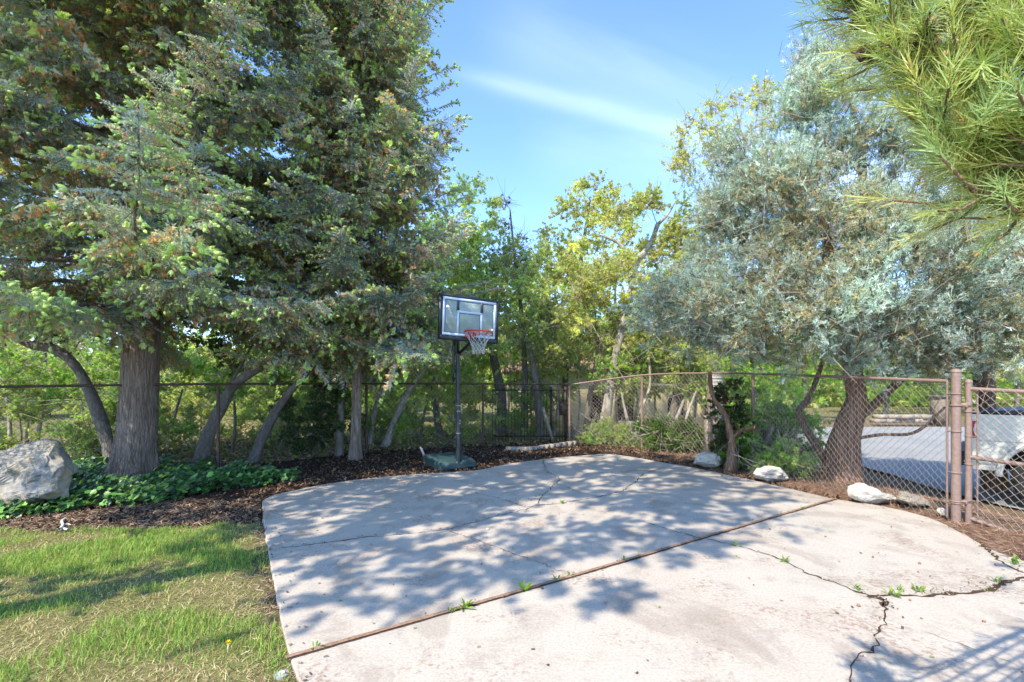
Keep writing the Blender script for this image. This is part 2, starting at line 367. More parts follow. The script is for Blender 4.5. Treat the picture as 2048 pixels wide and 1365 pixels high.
# ------------------------------------------------------------------ stuff on the ground
def make_grass():
    rng = np.random.default_rng(11); n = 150000
    x = rng.uniform(-6.4, -.8, n); y = rng.uniform(1.9, 5.9, n)
    ni = fbm(np.stack([x*1.7, y*1.7, x*0], -1), 3, 21)
    pdd = pad_dist(x, y); keep = (inpoly(x+.12*ni, y+.22*ni, LAWN) | ((pdd < .10) & (y < 4.6) & (rng.random(n) < .6))) & (x > -1.12*y) & (pad_dist(x, y) > rng.uniform(-.03, .03, n))
    gm = fbm(np.stack([x*1.1+5, y*1.6, x*0], -1), 3, 31); far = sstep(3.1, 4.3, y)
    green = 1/(1+np.exp(-(gm*3.4+far*1.3-.75)*2.2))
    keep &= rng.random(n) < .35+.65*np.maximum(green, .5*(1-far))
    x, y, green = x[keep], y[keep], green[keep]; n = len(x)
    isg = rng.random(n) < .08+.72*green
    col = np.where(isg[:, None], pick([(.15,.27,.04),(.22,.35,.06),(.30,.40,.08),(.12,.23,.05),(.36,.42,.11)], n, rng), pick([(.50,.42,.24),(.42,.33,.17),(.58,.50,.31),(.30,.22,.12)], n, rng))
    col *= rng.uniform(.9, 1.45, (n, 1))
    h = np.where(isg, rng.uniform(.025, .065, n)*(.75+.6*green), rng.uniform(.02, .06, n)); lean = np.where(isg, rng.uniform(.1, .75, n), rng.uniform(.8, 1.5, n))
    az = rng.uniform(0, 2*PI, n); d = np.stack([np.cos(az)*np.sin(lean), np.sin(az)*np.sin(lean), np.cos(lean)], -1)
    s = np.stack([-np.sin(az), np.cos(az), 0*az], -1); w = (rng.uniform(.0014, .0028, n))[:, None]
    b = np.stack([x, y, ground_z(x, y)-.004], -1); m = b+d*h[:, None]*.55; tip = b+d*h[:, None]; tip[:, :2] += d[:, :2]*h[:, None]*.35; tip[:, 2] -= .1*h
    V = np.stack([b-s*w, b+s*w, m+s*w*.8, m-s*w*.8, tip], 1).reshape(-1, 3); k = np.arange(n)[:, None]*5
    g = Geo(); C = np.repeat(col, 5, 0); g.add(V, k+np.array([[0, 1, 2, 3]]), C); g.parts[-1] = g.parts[-1]
    g.add(V, k+np.array([[3, 2, 4]]), C)
    o = g.build('grass', 'grass_blades'); tag(o, 'patchy green and straw yellow lawn grass left of the concrete pad', 'grass', kind='stuff')
make_grass()
def chips(name, n, xr, yr, test, size, pal, label, cat, seed, flat=.5, thin=.3, mat='litter', zf=None):
    rng = np.random.default_rng(seed); x = rng.uniform(*xr, n); y = rng.uniform(*yr, n); k = test(x, y, rng); x, y = x[k], y[k]; n = len(x)
    L = rng.uniform(.5, 1.3, n)*size; W = L*thin*rng.uniform(.6, 1.4, n)
    az = rng.uniform(0, 2*PI, n); tl = rng.normal(0, flat, n); d = np.stack([np.cos(az)*np.cos(tl), np.sin(az)*np.cos(tl), np.sin(tl)], -1)
    up = nrm(np.array([[0, 0, 1.]])+rng.normal(size=(n, 3))*flat); s = nrm(np.cross(d, up)); u = np.cross(s, d)
    c = np.stack([x, y, (ground_z(x, y) if zf is None else np.full(n, zf))+np.abs(tl)*L*.45+rng.uniform(0, .014 if zf is None else .001, n)], -1)
    d = d*L[:, None]/2; s = s*W[:, None]/2; u = u*W[:, None]*.18
    V = np.stack([c-d-s*.8, c-d*.9+s, c+d+s*.7, c+d*.8-s, c-d*.5+u*2, c+d*.5+u*2], 1).reshape(-1, 3)
    k = np.arange(n)[:, None]*6; col = np.repeat(pick(pal, n, rng)*rng.uniform(.7, 1.3, (n, 1)), 6, 0); g = Geo()
    g.add(V, (k[:, None]+np.array([[0, 3, 5, 4], [4, 5, 2, 1]])[None]).reshape(-1, 4), col); g.add(V, (k[:, None]+np.array([[0, 4, 1], [3, 2, 5]])[None]).reshape(-1, 3), col)
    return tag(g.build(name, mat), label, cat, kind='stuff')
def in_lot(x, y, m=.25): return (x < fence_x(np.clip(y, -1, 12.3))+m) & (y < np.interp(x, [-12, -7.4, -5.2, -3.19, -.71, 1.47, 3.2], [5.5, 7.2, 8.53, 10.6, 11.6, 12.3, 11.9])+m)
def t_mulch(x, y, r):
    pd = pad_dist(x, y); near = (pd > .0) & in_lot(x, y, .5) & (x < 4.0-.28*(y-8)) & (y > 4.6)
    far = (~inpoly(x, y, LAWN)) | (r.random(len(x)) < .03)
    return near & far & ((x > -3.6) | (r.random(len(x)) < .35)) & (pd < 3.5)
chips('mulch', 60000, (-8, 4.4), (4.3, 12.6), t_mulch, .05, [(.035,.02,.014),(.06,.036,.024),(.10,.06,.04),(.17,.11,.075),(.025,.016,.012),(.24,.16,.11)], 'dark brown bark mulch spread between the concrete pad and the fence', 'mulch', 12, .45, .35)
def t_straw(x, y, r):
    pd = pad_dist(x, y); a = (pd > -.03) & (x > 2.2) & (x < fence_x(np.clip(y, -1, 12.3))+2.0) & (r.random(len(x)) < sstep(2.2, 3.6, x))
    return a
chips('pine_straw', 60000, (2.2, 8), (3.6, 11.5), t_straw, .085, [(.17,.09,.06),(.26,.15,.10),(.34,.22,.15),(.13,.07,.05),(.40,.28,.20)], 'reddish brown pine straw drifted along the right fence', 'pine straw', 13, .22, .045)
def t_edge(x, y, r):
    pd = pad_dist(x, y); thatch = (~inpoly(x, y, LAWN)) & (y < 6.4) & (x < -2.6)
    return in_lot(x, y) & (((pd > -.02) & (pd < np.abs(r.normal(0, .16, len(x)))) & (x < -.5)) | (thatch & (pd > 0) & (r.random(len(x)) < .9)))
chips('dead_needles', 60000, (-7, -.5), (1.6, 6.6), t_edge, .05, [(.30,.20,.13),(.42,.30,.21),(.52,.40,.29),(.18,.11,.075),(.10,.065,.045)], 'tan dead needle litter between the ivy and the lawn', 'needle litter', 14, .25, .09)
def t_pad(x, y, r): return inpoly(x, y, PAD_OUT)
CRP = np.concatenate([np.array(densify([G(*p)[:2] for p in px], .05, 0)) for px, a, b in CR if max(a, b) > .006])
WID = np.concatenate([np.full(len(densify([G(*p)[:2] for p in px], .05, 0)), .02+1.1*max(a, b)) for px, a, b in CR if max(a, b) > .006])
def t_crack(x, y, r):
    ok = np.zeros(len(x), bool)
    for c, w in zip(CRP, WID): ok |= np.hypot(x-c[0], y-c[1]) < w*np.abs(r.normal(0, .6))
    return ok & inpoly(x, y, PAD_OUT)
chips('crack_crumbs', 90000, (-3.4, 5.5), (2.3, 10.5), t_crack, .014, [(.13,.085,.06),(.22,.15,.10),(.08,.055,.04),(.34,.28,.22),(.42,.37,.31)], 'soil and crumbled concrete strewn along the cracks', 'crumbs', 19, .3, .55, zf=.006)
def t_onpad(x, y, r):
    pd = -pad_dist(x, y); jn = np.abs((y-G(570,1318)[1])*(G(1672,998)[0]-G(570,1318)[0])-(x-G(570,1318)[0])*(G(1672,998)[1]-G(570,1318)[1]))/6.6
    return (pd > .01) & ((r.random(len(x)) < .9*np.exp(-pd/.10)) | (r.random(len(x)) < .035) | (r.random(len(x)) < .5*np.exp(-jn/.03)))
chips('pad_litter', 16000, (-3.6, 6), (2, 10.8), t_onpad, .022, [(.16,.10,.07),(.26,.17,.11),(.09,.06,.04),(.34,.25,.17),(.20,.22,.06)], 'crumbs of bark and dead leaf scattered on the concrete', 'litter', 18, .12, .45, zf=.006)
def t_far(x, y, r): return (~in_lot(x, y, .0)) & (y > 5)
chips('leaf_litter', 26000, (-12, 5), (8, 18), t_far, .07, [(.30,.20,.11),(.42,.30,.18),(.22,.14,.08),(.16,.20,.05),(.25,.30,.07)], 'tan leaf litter on the ground behind the back fence', 'leaf litter', 16, .4, .6)
IVV = np.array([(0,0,0),(.30,-.10,.02),(.52,.22,.0),(.34,.42,.05),(.30,.72,.0),(.12,.66,.06),(0,1.0,-.04),(-.12,.66,.06),(-.30,.72,.0),(-.34,.42,.05),(-.52,.22,.0),(-.30,-.10,.02),(0,.38,-.03)])
IVF = np.array([(12,i,i+1) for i in range(11)]+[(12,11,0)])
def make_ivy():
    rng = np.random.default_rng(17); n = 16000
    x = rng.uniform(-9, -2.6, n); y = rng.uniform(5.2, 9, n); ni = fbm(np.stack([x*2.2, y*2.2, x*0], -1), 3, 41)
    k = inpoly(x+.3*ni, y+.2*ni, IVY); x, y = x[k], y[k]; n = len(x)
    z = ground_z(x, y)+rng.uniform(.01, .16, n)*(1+.7*fbm(np.stack([x*3, y*3, x*0], -1), 2, 4))
    z = np.maximum(z, ground_z(x, y)+.01)
    up = nrm(np.array([[-.25, -.45, 1.]])+rng.normal(size=(n, 3))*.38); R = frames(up, rng)
    col = pick([(.04,.10,.035),(.06,.15,.04),(.10,.24,.055),(.17,.35,.075),(.27,.46,.11)], n, rng, [.3,.26,.2,.14,.10])*rng.uniform(.8, 1.2, (n, 1))
    g = Geo(); inst(g, IVV-np.array([0,.4,0]), IVF, np.ones((13, 3)), np.stack([x, y, z], -1), R, rng.uniform(.05, .105, n), col)
    k = rng.random(n) < .25; P0 = np.stack([x, y, z], -1)[k]; P1 = P0.copy(); P1[:, 2] = ground_z(P1[:, 0], P1[:, 1])-.01; P1[:, :2] += rng.normal(0, .04, (k.sum(), 2))
    V, Fq = segs(P1, P0, .0018, .0012); g.add(V, Fq, (.12,.10,.05), 0)
    tag(g.build('ivy', 'ivy_leaves'), 'glossy dark green ivy carpeting the ground round the spruce trunk', 'ivy', kind='stuff')
make_ivy()
# ------------------------------------------------------------------ camera, sky, sun
cam = bpy.data.cameras.new('camera'); co = bpy.data.objects.new('camera', cam); COL.objects.link(co)
co.location = (0, 0, CAMZ); co.rotation_euler = (PI/2, 0, 0); cam.sensor_fit = 'HORIZONTAL'; cam.sensor_width = 36; cam.lens = 36*F/2048
cam.shift_y = (770-682.5)/2048; cam.clip_start = .05; cam.clip_end = 3000; scene.camera = co
SUN_EL, SUN_AZ = math.radians(50), math.radians(54)
# towards the sun: from the left of the picture, a little behind the camera
sd = Vector((-math.cos(SUN_EL)*math.cos(SUN_AZ), -math.cos(SUN_EL)*math.sin(SUN_AZ), math.sin(SUN_EL)))
sl = bpy.data.lights.new('sun', 'SUN'); sl.energy = 2.1; sl.angle = math.radians(.4); sl.color = (1, .91, .74)
so = bpy.data.objects.new('sun', sl); COL.objects.link(so); so.location = (-20, -4, 30); so.rotation_euler = sd.to_track_quat('Z', 'Y').to_euler()
w = bpy.data.worlds.new('World'); scene.world = w; w.use_nodes = True; nt = w.node_tree; nt.nodes.clear()
N = nt.nodes.new; L_ = nt.links.new
out = N('ShaderNodeOutputWorld'); bg = N('ShaderNodeBackground'); bg.inputs[1].default_value = .135; L_(bg.outputs[0], out.inputs[0])
sky = N('ShaderNodeTexSky'); sky.sky_type = 'NISHITA'; sky.sun_disc = False; sky.sun_elevation = SUN_EL
sky.sun_rotation = math.atan2(sd.x, sd.y); sky.altitude = 1400; sky.air_density = 1.0; sky.dust_density = .5; sky.ozone_density = 4.0
tc = N('ShaderNodeTexCoord')
def vdot(v, ax):
    d = N('ShaderNodeVectorMath'); d.operation = 'DOT_PRODUCT'; L_(v, d.inputs[0]); d.inputs[1].default_value = tuple(ax); return d.outputs['Value']
def mth(op, a, b=None, c=None):
    m = N('ShaderNodeMath'); m.operation = op
    for i, q in enumerate((a, b, c)):
        if q is None: continue
        if isinstance(q, (int, float)): m.inputs[i].default_value = q
        else: L_(q, m.inputs[i])
    return m.outputs[0]
def streak(p0, p1, width, amt, nsc):
    a = Vector(((p0[0]-1024)/F, 1, (770-p0[1])/F)).normalized(); b = Vector(((p1[0]-1024)/F, 1, (770-p1[1])/F)).normalized()
    n = a.cross(b).normalized(); tdir = (b-a).normalized()
    dn = vdot(tc.outputs['Generated'], n); dt = vdot(tc.outputs['Generated'], tdir)
    cmb = N('ShaderNodeCombineXYZ'); L_(mth('MULTIPLY', dt, 2.2), cmb.inputs[0]); L_(mth('MULTIPLY', dn, 14), cmb.inputs[1])
    ns = N('ShaderNodeTexNoise'); ns.inputs['Scale'].default_value = nsc; ns.inputs['Detail'].default_value = 6; ns.inputs['Distortion'].default_value = .4; L_(cmb.outputs[0], ns.inputs['Vector'])
    wob = mth('MULTIPLY', mth('SUBTRACT', ns.outputs['Fac'], .5), width*1.2)
    g = mth('POWER', 2.718, mth('MULTIPLY', mth('POWER', mth('DIVIDE', mth('ADD', dn, wob), width), 2.0), -1))
    ta, tb = a.dot(tdir), b.dot(tdir)
    mr = N('ShaderNodeMapRange'); mr.interpolation_type = 'SMOOTHSTEP'; L_(dt, mr.inputs[0]); mr.inputs[1].default_value = ta-.03; mr.inputs[2].default_value = ta+.25*(tb-ta)
    fr = N('ShaderNodeVectorMath'); f0 = mth('GREATER_THAN', vdot(tc.outputs['Generated'], (0, 1, 0)), 0)
    return mth('MULTIPLY', mth('MULTIPLY', mth('MULTIPLY', g, mr.outputs[0]), f0), mth('MULTIPLY', mth('ADD', ns.outputs['Fac'], .35), amt))
f = mth('ADD', streak((890,138), (1400,275), .015, .10, 2.0), streak((1040,290), (1500,345), .05, .05, 2.4))
f = mth('MINIMUM', mth('ADD', f, streak((950,40), (1500,270), .06, .07, 1.6)), .8)
hs_ = N('ShaderNodeHueSaturation'); hs_.inputs['Saturation'].default_value = 1.05; L_(sky.outputs[0], hs_.inputs['Color']); mx = N('ShaderNodeMix'); mx.data_type = 'RGBA'; L_(f, mx.inputs[0]); L_(hs_.outputs[0], mx.inputs[6]); mx.inputs[7].default_value = (6.2, 6.5, 7.2, 1); L_(mx.outputs[2], bg.inputs[0])
scene.view_settings.view_transform = 'Standard'; scene.view_settings.look = 'None'; scene.view_settings.exposure = 1.9; scene.view_settings.gamma = 1
scene.render.engine = 'CYCLES'; cy = scene.cycles; cy.max_bounces = 7; cy.diffuse_bounces = 5; cy.glossy_bounces = 2; cy.transmission_bounces = 6; cy.transparent_max_bounces = 8
cy.use_adaptive_sampling = True; cy.adaptive_threshold = .015; cy.use_denoising = True; cy.sample_clamp_indirect = 6; cy.caustics_reflective = False; cy.caustics_refractive = False
scene.render.use_persistent_data = False
# ------------------------------------------------------------------ templates
def blade(p, d, L, w, side):                       # one needle: a long thin triangle
    return np.array([p-side*w/2, p+side*w/2, p+d*L])
def brush(n, L, w, spread, fwd, rng, curve=0, t0=.0, jit=.15):
    V = []; Fc = []; ga = 2.39996
    for i in range(n):
        t = t0+(1-t0)*(i+.5)/n; a = i*ga+rng.normal()*.2
        rad = np.array([math.cos(a), math.sin(a), 0]); th = spread*(1-.45*t)+rng.normal()*jit
        d = rad*math.sin(th)+np.array([0, 0, math.cos(th)]); s = np.cross(d, np.array([0, 0, 1.])); s = s/np.linalg.norm(s)
        p = np.array([0, 0, t])+rad*.012; LL = L*rng.uniform(.8, 1.15)
        k = len(V)
        if not curve:
            V += list(blade(p, d, LL, w, s)); Fc.append((k, k+1, k+2))
        else:
            q = p+d*LL*.55; e = nrm(d+np.array([0, 0, curve])+rng.normal(size=3)*.08); tip = q+e*LL*.5
            V += [p-s*w/2, p+s*w/2, q+s*w*.45, q-s*w*.45, tip]; Fc += [(k, k+1, k+2), (k, k+2, k+3), (k+3, k+2, k+4)]
    V = np.array(V); return V, np.array(Fc)
_r = np.random.default_rng(3)
SH = [brush(24, .20, .042, 1.05, 1, _r) for _ in range(3)]          # a spruce shoot
SHB = [brush(9, .40, .14, 1.05, 1, _r) for _ in range(2)]          # coarser, for what lies high above the frame
TIP = [brush(12, .42, .24, .85, 1, _r, t0=-.05) for _ in range(2)] # soft new growth
def spindle(k=5, L=1, r=.26):
    V = [(0, 0, 0)]; 
    for z, rr in ((.15, .8), (.45, 1), (.8, .6)):
        for j in range(k): V.append((math.cos(2*PI*j/k+z)*r*rr, math.sin(2*PI*j/k+z)*r*rr, z*L))
    V.append((0, 0, L)); Fc = [(0, 1+(j+1) % k, 1+j) for j in range(k)]
    for q in (0, 1):
        for j in range(k):
            a, b = 1+q*k+j, 1+q*k+(j+1) % k; Fc += [(a, b, b+k), (a, b+k, a+k)]
    Fc += [(1+2*k+j, 1+2*k+(j+1) % k, 1+3*k) for j in range(k)]
    return np.array(V, float), np.array(Fc)
CONE = spindle()
def puff(rng):
    V, Fc = spindle(6, 1., .30); b = brush(9, .30, .16, .8, 1, rng, t0=.1); return np.concatenate([V, b[0]]), np.concatenate([Fc, b[1]+len(V)])
TIP = [puff(_r) for _ in range(2)]
def spray(rng, n=8):                                              # a juniper spray: flattened, forked, scaly
    V = []; Fc = []
    def bl(p, d, L, w):
        s = np.cross(d, rng.normal(size=3)); s = s/np.linalg.norm(s); k = len(V)
        q = p+d*L*.6
        V.extend([p-s*w*.35, p+s*w*.35, q+s*w*.5, q-s*w*.5, p+d*L]); Fc.extend([(k, k+1, k+2), (k, k+2, k+3), (k+3, k+2, k+4)])
    bl(np.zeros(3), np.array([0, 0, 1.]), 1, .05)
    for i in range(n):
        t = .12+.8*i/n; a = rng.normal()*.5+(PI if i % 2 else 0); th = rng.uniform(.45, .9)
        d = np.array([math.cos(a)*math.sin(th), math.sin(a)*math.sin(th), math.cos(th)]); L = .5*(1-.55*t)*rng.uniform(.7, 1.2)
        bl(np.array([0, 0, t]), d, L, .062)
        if rng.random() < .7:
            d2 = nrm(d+rng.normal(size=3)*.45); bl(np.array([0, 0, t])+d*L*.45, d2, L*.6, .055)
    return np.array(V), np.array(Fc)
SPR = [spray(_r) for _ in range(4)]
LEAF = (np.array([(0,0,0),(.28,.05,.42),(0,-.04,1.),(-.28,.05,.42)]), np.array([(0,1,2),(0,2,3)]))
def cluster(rng, n=5, fold=.5):
    V = []; Fc = []
    for i in range(n):
        a = i*2*PI/n+rng.normal()*.3; th = rng.uniform(.5, 1.35); d = np.array([math.cos(a)*math.sin(th), math.sin(a)*math.sin(th), math.cos(th)])
        R = frames(d[None], rng)[0]; L = rng.uniform(.75, 1.1); k = len(V)
        V += list((LEAF[0]*L) @ R.T+d*.08); Fc += [tuple(np.array(f)+k) for f in LEAF[1]]
    return np.array(V), np.array(Fc)
CLU = [cluster(_r, n) for n in (4, 5, 6)]
def put(g, tmpl, pos, dirs, sc, col, rng, mi=0, up=None):
    pos = np.asarray(pos); n = len(pos)
    if n == 0: return
    R = frames(dirs, rng, up); w = rng.integers(0, len(tmpl), n); sc = np.broadcast_to(sc, (n,)); col = np.broadcast_to(col, (n, 3))
    for k, (V, Fc) in enumerate(tmpl):
        m = w == k; inst(g, V, Fc, np.ones((len(V), 3)), pos[m], R[m], sc[m], col[m], mi)

# ------------------------------------------------------------------ spruces
NB_ = [brush(11, .27, .125, 1.2, 1, _r, jit=.12) for _ in range(4)]
def frond(rng, tips, cones, nb=15):
    """one spray of a bough: an axis with side shoots in a plane, soft tips and hanging cones; 1 unit = 1 m, axis +Z, upper face +Y"""
    V, Fc, C = [], [], []; nv = [0]
    def put1(t, p, d, sc, c, roll=True):
        R = frames(np.asarray(d)[None], rng)[0]; v = t[0]*sc @ R.T+p; V.append(v); Fc.append(t[1]+nv[0]); C.append(np.tile(np.asarray(c)*rng.uniform(.82, 1.18), (len(v), 1))); nv[0] += len(v)
    def shoot(p, d, L, tip):
        n = max(1, int(round(L/.115))); q = np.array(p, float); d = np.array(d, float)
        for k in range(n):
            put1(NB_[rng.integers(4)], q, d, L/n*1.08, (1, 1, 1)); q = q+d*L/n; d = nrm(d+np.array([0, -.16, 0])+rng.normal(size=3)*.07)
        if tip:
            for _ in range(rng.integers(1, 4)): put1(TIP[rng.integers(2)], q, nrm(d+np.array([0, .45, 0])+rng.normal(size=3)*.5), rng.uniform(.07, .11), (1.25, 1.36, .55))
        return q
    Lf = .62; n = 9; q = np.zeros(3); d = np.array([0, 0, 1.])
    for k in range(n):
        t = k/(n-1); step = Lf/n
        for s in (-1, 1):
            a = rng.uniform(.75, 1.0); L = .27*(1-.62*t)*rng.uniform(.75, 1.15)*(.55 if k == 0 else 1)
            dd = nrm(d*math.cos(a)+np.array([s*math.sin(a), rng.normal()*.14-.06, 0])); e = shoot(q+d*step*(.25 if s > 0 else .6), dd, L, rng.random() < tips*(.35+.65*t))
            if rng.random() < cones:
                for _ in range(rng.integers(1, 4)): put1(CONE, e-dd*rng.uniform(0, .08)+np.array([0, -.012, 0]), nrm(np.array([0, -1, .25])+rng.normal(size=3)*.3), rng.uniform(.045, .075), rng.choice(3, p=[.4, .4, .2])*np.array([.2, .04, .02])+np.array([1.45, .92, .60]))
        put1(NB_[rng.integers(4)], q, d, step*1.5, (1, 1, 1)); q = q+d*step; d = nrm(d+np.array([0, -.05, 0])+rng.normal(size=3)*.03)
    shoot(q, d, .12, tips > 0)
    return np.concatenate(V), np.concatenate(Fc), np.concatenate(C)
_q = np.random.default_rng(8)
FR_T = [frond(_q, .62, .2) for _ in range(3)]; FR_C = [frond(_q, .15, .6) for _ in range(3)]; FR_P = [frond(_q, .06, .12) for _ in range(3)]
def coarse(f, keep, rng):
    n = len(f[1]); k = rng.random(n) < keep; F2 = f[1][k]; u, inv = np.unique(F2, return_inverse=True); V = f[0][u]; F3 = inv.reshape(-1, 3)
    c = V[F3].mean(1, keepdims=True); W = (c+(V[F3]-c)*2.0).reshape(-1, 3); return W, np.arange(len(W)).reshape(-1, 3), f[2][u][F3].reshape(-1, 3)
FR_H = [coarse(f, .16, _q) for f in FR_P]; FR_M = [coarse(f, .22, _q) for f in FR_C]
def spruce(label, base, H, R, z0, seed, tr, gap=.33, per=5, visz=10.2, rad_f=None, dens=1.0, bend=(0, 0), tips=.35):
    rng = np.random.default_rng(seed); bx, by, bz = base; per += 1
    root = empty('spruce_tree', base, label, 'tree')
    g = Geo(); zs = np.r_[np.linspace(-.15, 4, 90), np.linspace(4.15, H, 50)]; k = 56; a = np.arange(k)*2*PI/k
    rr = tr*(1-.93*np.clip(zs/H, 0, 1)**.95)*(1+.42*np.exp(-np.clip(zs, 0, 9)/.28))
    Zg, Ag = np.meshgrid(zs, a, indexing='ij'); fl = .16*np.exp(-np.clip(Zg, 0, 9)/.35)*np.sin(Ag*5+1+.7*np.sin(Ag*2))
    nz = fbm(np.stack([np.cos(Ag)*4, np.sin(Ag)*4, Zg*1.3], -1), 3, seed)*.05+fbm(np.stack([np.cos(Ag)*11, np.sin(Ag)*11, Zg*4.5], -1), 2, seed+3)*.035
    rad = rr[:, None]*(1+fl+nz); cx = bx+bend[0]*(zs/H)+.04*np.sin(zs*.9); cyy = by+bend[1]*(zs/H)
    V = np.stack([cx[:, None]+np.cos(Ag)*rad, cyy[:, None]+np.sin(Ag)*rad, bz+Zg], -1).reshape(-1, 3)
    i = np.arange(len(zs)-1)[:, None]*k; j = np.arange(k)[None]; g.add(V, np.stack([i+j, i+(j+1) % k, i+k+(j+1) % k, i+k+j], -1).reshape(-1, 4))
    fol = Geo(); PO, DI, SC, KI, NO, W0, W1 = [], [], [], [], [], [], []
    limbs = []; z = z0
    while z < H-.4:
        az0 = rng.uniform(0, 2*PI)
        for q in range(per): limbs.append((z+rng.normal()*.12, az0+q*2*PI/per+rng.normal()*.3))
        z += gap*(1 if z < visz else 1.9)
    for zl, az in limbs:
        f = np.clip((zl-z0)/(H-z0), 0, 1); L = R*(1-f)**.72*rng.uniform(.72, 1.10)*(rad_f(az, zl) if rad_f else 1)
        if L < .3: continue
        hi = zl > visz; pitch = .02+.5*f+rng.normal()*.07; droop = .40*(1-f)+rng.normal()*.06
        n = 16; t = np.linspace(0, 1, n); az_t = az+.18*t*rng.normal(); hd = np.stack([np.cos(az_t), np.sin(az_t)], -1)
        pz = L*(pitch*t-droop*t**2+(.24+.14*rng.random())*t**4); c0 = np.array([np.interp(zl, zs, cx), np.interp(zl, zs, cyy), bz+zl])
        Pth = np.c_[c0[0]+hd[:, 0]*L*t, c0[1]+hd[:, 1]*L*t, c0[2]+pz]; Pth[1:] += np.cumsum(rng.normal(size=(n-1, 3))*.014*L/4, 0)
        add_tube(g, Pth, np.linspace(.010+.008*L, .004, n), 6 if not hi else 4)
        st = (.092 if not hi else .2)/dens; tj = np.arange(.05 if L < 3 else .16, .99, st/L); tj = np.clip(tj+rng.normal(size=len(tj))*.01, 0, .99); m = len(tj)
        B = np.stack([np.interp(tj, t, Pth[:, q]) for q in range(3)], -1); dP = np.gradient(Pth, axis=0); Tn = nrm(np.stack([np.interp(tj, t, dP[:, q]) for q in range(3)], -1)); lat = nrm(np.cross(Tn, [0, 0, 1.]))
        for side in (-1, 1, 0):
            gapn = fbm(B*np.array([.95, .95, 1.25]), 2, seed+31); keep = rng.random(m) < np.clip(1.05+2.6*(gapn+.12), .08, 1)*(np.clip(.42+2.2*(tj-.1), .42, 1) if side else .55*np.clip(3*(tj-.15), .1, 1)); mm = keep.sum()
            if mm == 0: continue
            b, T, l = B[keep], Tn[keep], lat[keep]; tt = tj[keep][:, None]
            if side: d = nrm(l*side*rng.uniform(.45, .95, (mm, 1))+T*rng.uniform(.35, .8, (mm, 1))+np.array([0, 0, -1.])*rng.uniform(-.05, .75, (mm, 1))*(1-.5*tt)*(1-.6*f))
            else: d = nrm(T*.5+l*rng.normal(size=(mm, 1))*.35+np.array([0, 0, -1.])*rng.uniform(.4, 1.3, (mm, 1))*(1-.5*f))
            nn = nrm(np.array([0, 0, 1.])+.45*T+rng.normal(size=(mm, 3))*.28) if side else nrm(T+np.array([0, 0, .35])+rng.normal(size=(mm, 3))*.3)
            sc = (.42+.75*np.sin(PI*np.clip(tt[:, 0]*.95+.05, 0, 1))**.7)*np.clip(.27*L**.7, .36, .95)*rng.uniform(.75, 1.25, mm)*(1.0 if side else .8)
            PO.append(b); DI.append(d); SC.append(sc*(1 if not hi else 1.8)); NO.append(nn); KI.append(np.where(hi, 3, 0)*np.ones(mm, int)+0*mm)
            tm = fbm(b*.8+7, 2, seed+19); cm = fbm(b*.7+2, 2, seed+9); u = rng.random(mm)
            if not hi: KI[-1] = np.where((b[:, 0] < -1.25*np.maximum(b[:, 1], .5)-1) | (b[:, 1] > by+1.6), 4, np.where(u < np.clip((tips-.12+1.3*tm)*sstep(.3, .85, tt[:, 0]), .0, .95), 0, np.where(rng.random(mm) < np.clip(.22+1.5*cm, .0, .9), 1, 2)))
        if not hi:
            q = 12; u = rng.uniform(.03, .72, q); b = np.stack([np.interp(u, t, Pth[:, c]) for c in range(3)], -1); PO.append(b); DI.append(nrm(rng.normal(size=(q, 3))*np.array([.7, .7, .35])+np.array([hd[8, 0], hd[8, 1], 0])*.4+np.array([0, 0, -.45]))); NO.append(nrm(rng.normal(size=(q, 3))+np.array([0, 0, .8]))); SC.append(rng.uniform(.7, 1.25, q)); KI.append(np.full(q, 4))
        PO.append(Pth[-2:-1]); DI.append(nrm(dP[-2:-1])); SC.append(np.array([.8 if not hi else 1.4])); NO.append(np.array([[0, 0, 1.]])); KI.append(np.array([3 if hi else (0 if rng.random() < tips*2 else 1)]))
    PO, DI, SC, KI, NO = [np.concatenate(q) for q in (PO, DI, SC, KI, NO)]; n = len(PO)
    y = nrm(NO-DI*np.sum(NO*DI, 1, keepdims=True)); x = np.cross(y, DI); RR = np.stack([x, y, DI], -1); b = fbm(PO*.9, 2, seed+4)[:, None]
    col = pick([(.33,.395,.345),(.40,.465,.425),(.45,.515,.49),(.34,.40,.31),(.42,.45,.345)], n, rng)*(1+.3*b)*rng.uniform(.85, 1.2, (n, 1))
    for kk, TM in enumerate((FR_T, FR_C, FR_P, FR_H, FR_M)):
        w = rng.integers(0, 3, n)
        for v in range(3):
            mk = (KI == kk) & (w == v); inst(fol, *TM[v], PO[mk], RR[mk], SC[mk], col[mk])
    V, Fq = segs(PO, PO+DI*(SC*.6)[:, None], .005, .002); fol.add(V, Fq, (.12, .08, .055), 1)
    g.build('trunk', 'spruce_bark', root, smooth=True, colors=False); fol.build('crown', ['spruce_needles', 'twig_wood'], root); print('spruce fronds', n, len(FR_T[0][1])); return root
sb = G(268, 952); sb[2] = -.05
def rf1(az, z):                          # fuller towards the lawn side, thinner where the second spruce crowds it
    d = math.cos(az-(-1.9)); return 1.0+.08*d
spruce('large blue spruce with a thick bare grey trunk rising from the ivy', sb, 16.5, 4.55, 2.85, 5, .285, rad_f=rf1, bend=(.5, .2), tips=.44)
spruce('darker spruce hung with tan cones, close behind the basketball backboard', (-3.15, 9.7, .0), 15.5, 3.05, 2.3, 8, .10, gap=.33, rad_f=lambda a, z: (1-.08*max(0, math.cos(a)))*(1+.08*max(0, math.cos(a+.5))*max(0, 1-abs(z-4.1)/.9))*(.72+.28*min(1, max(0, z-1.8)/1.6)), tips=.34)

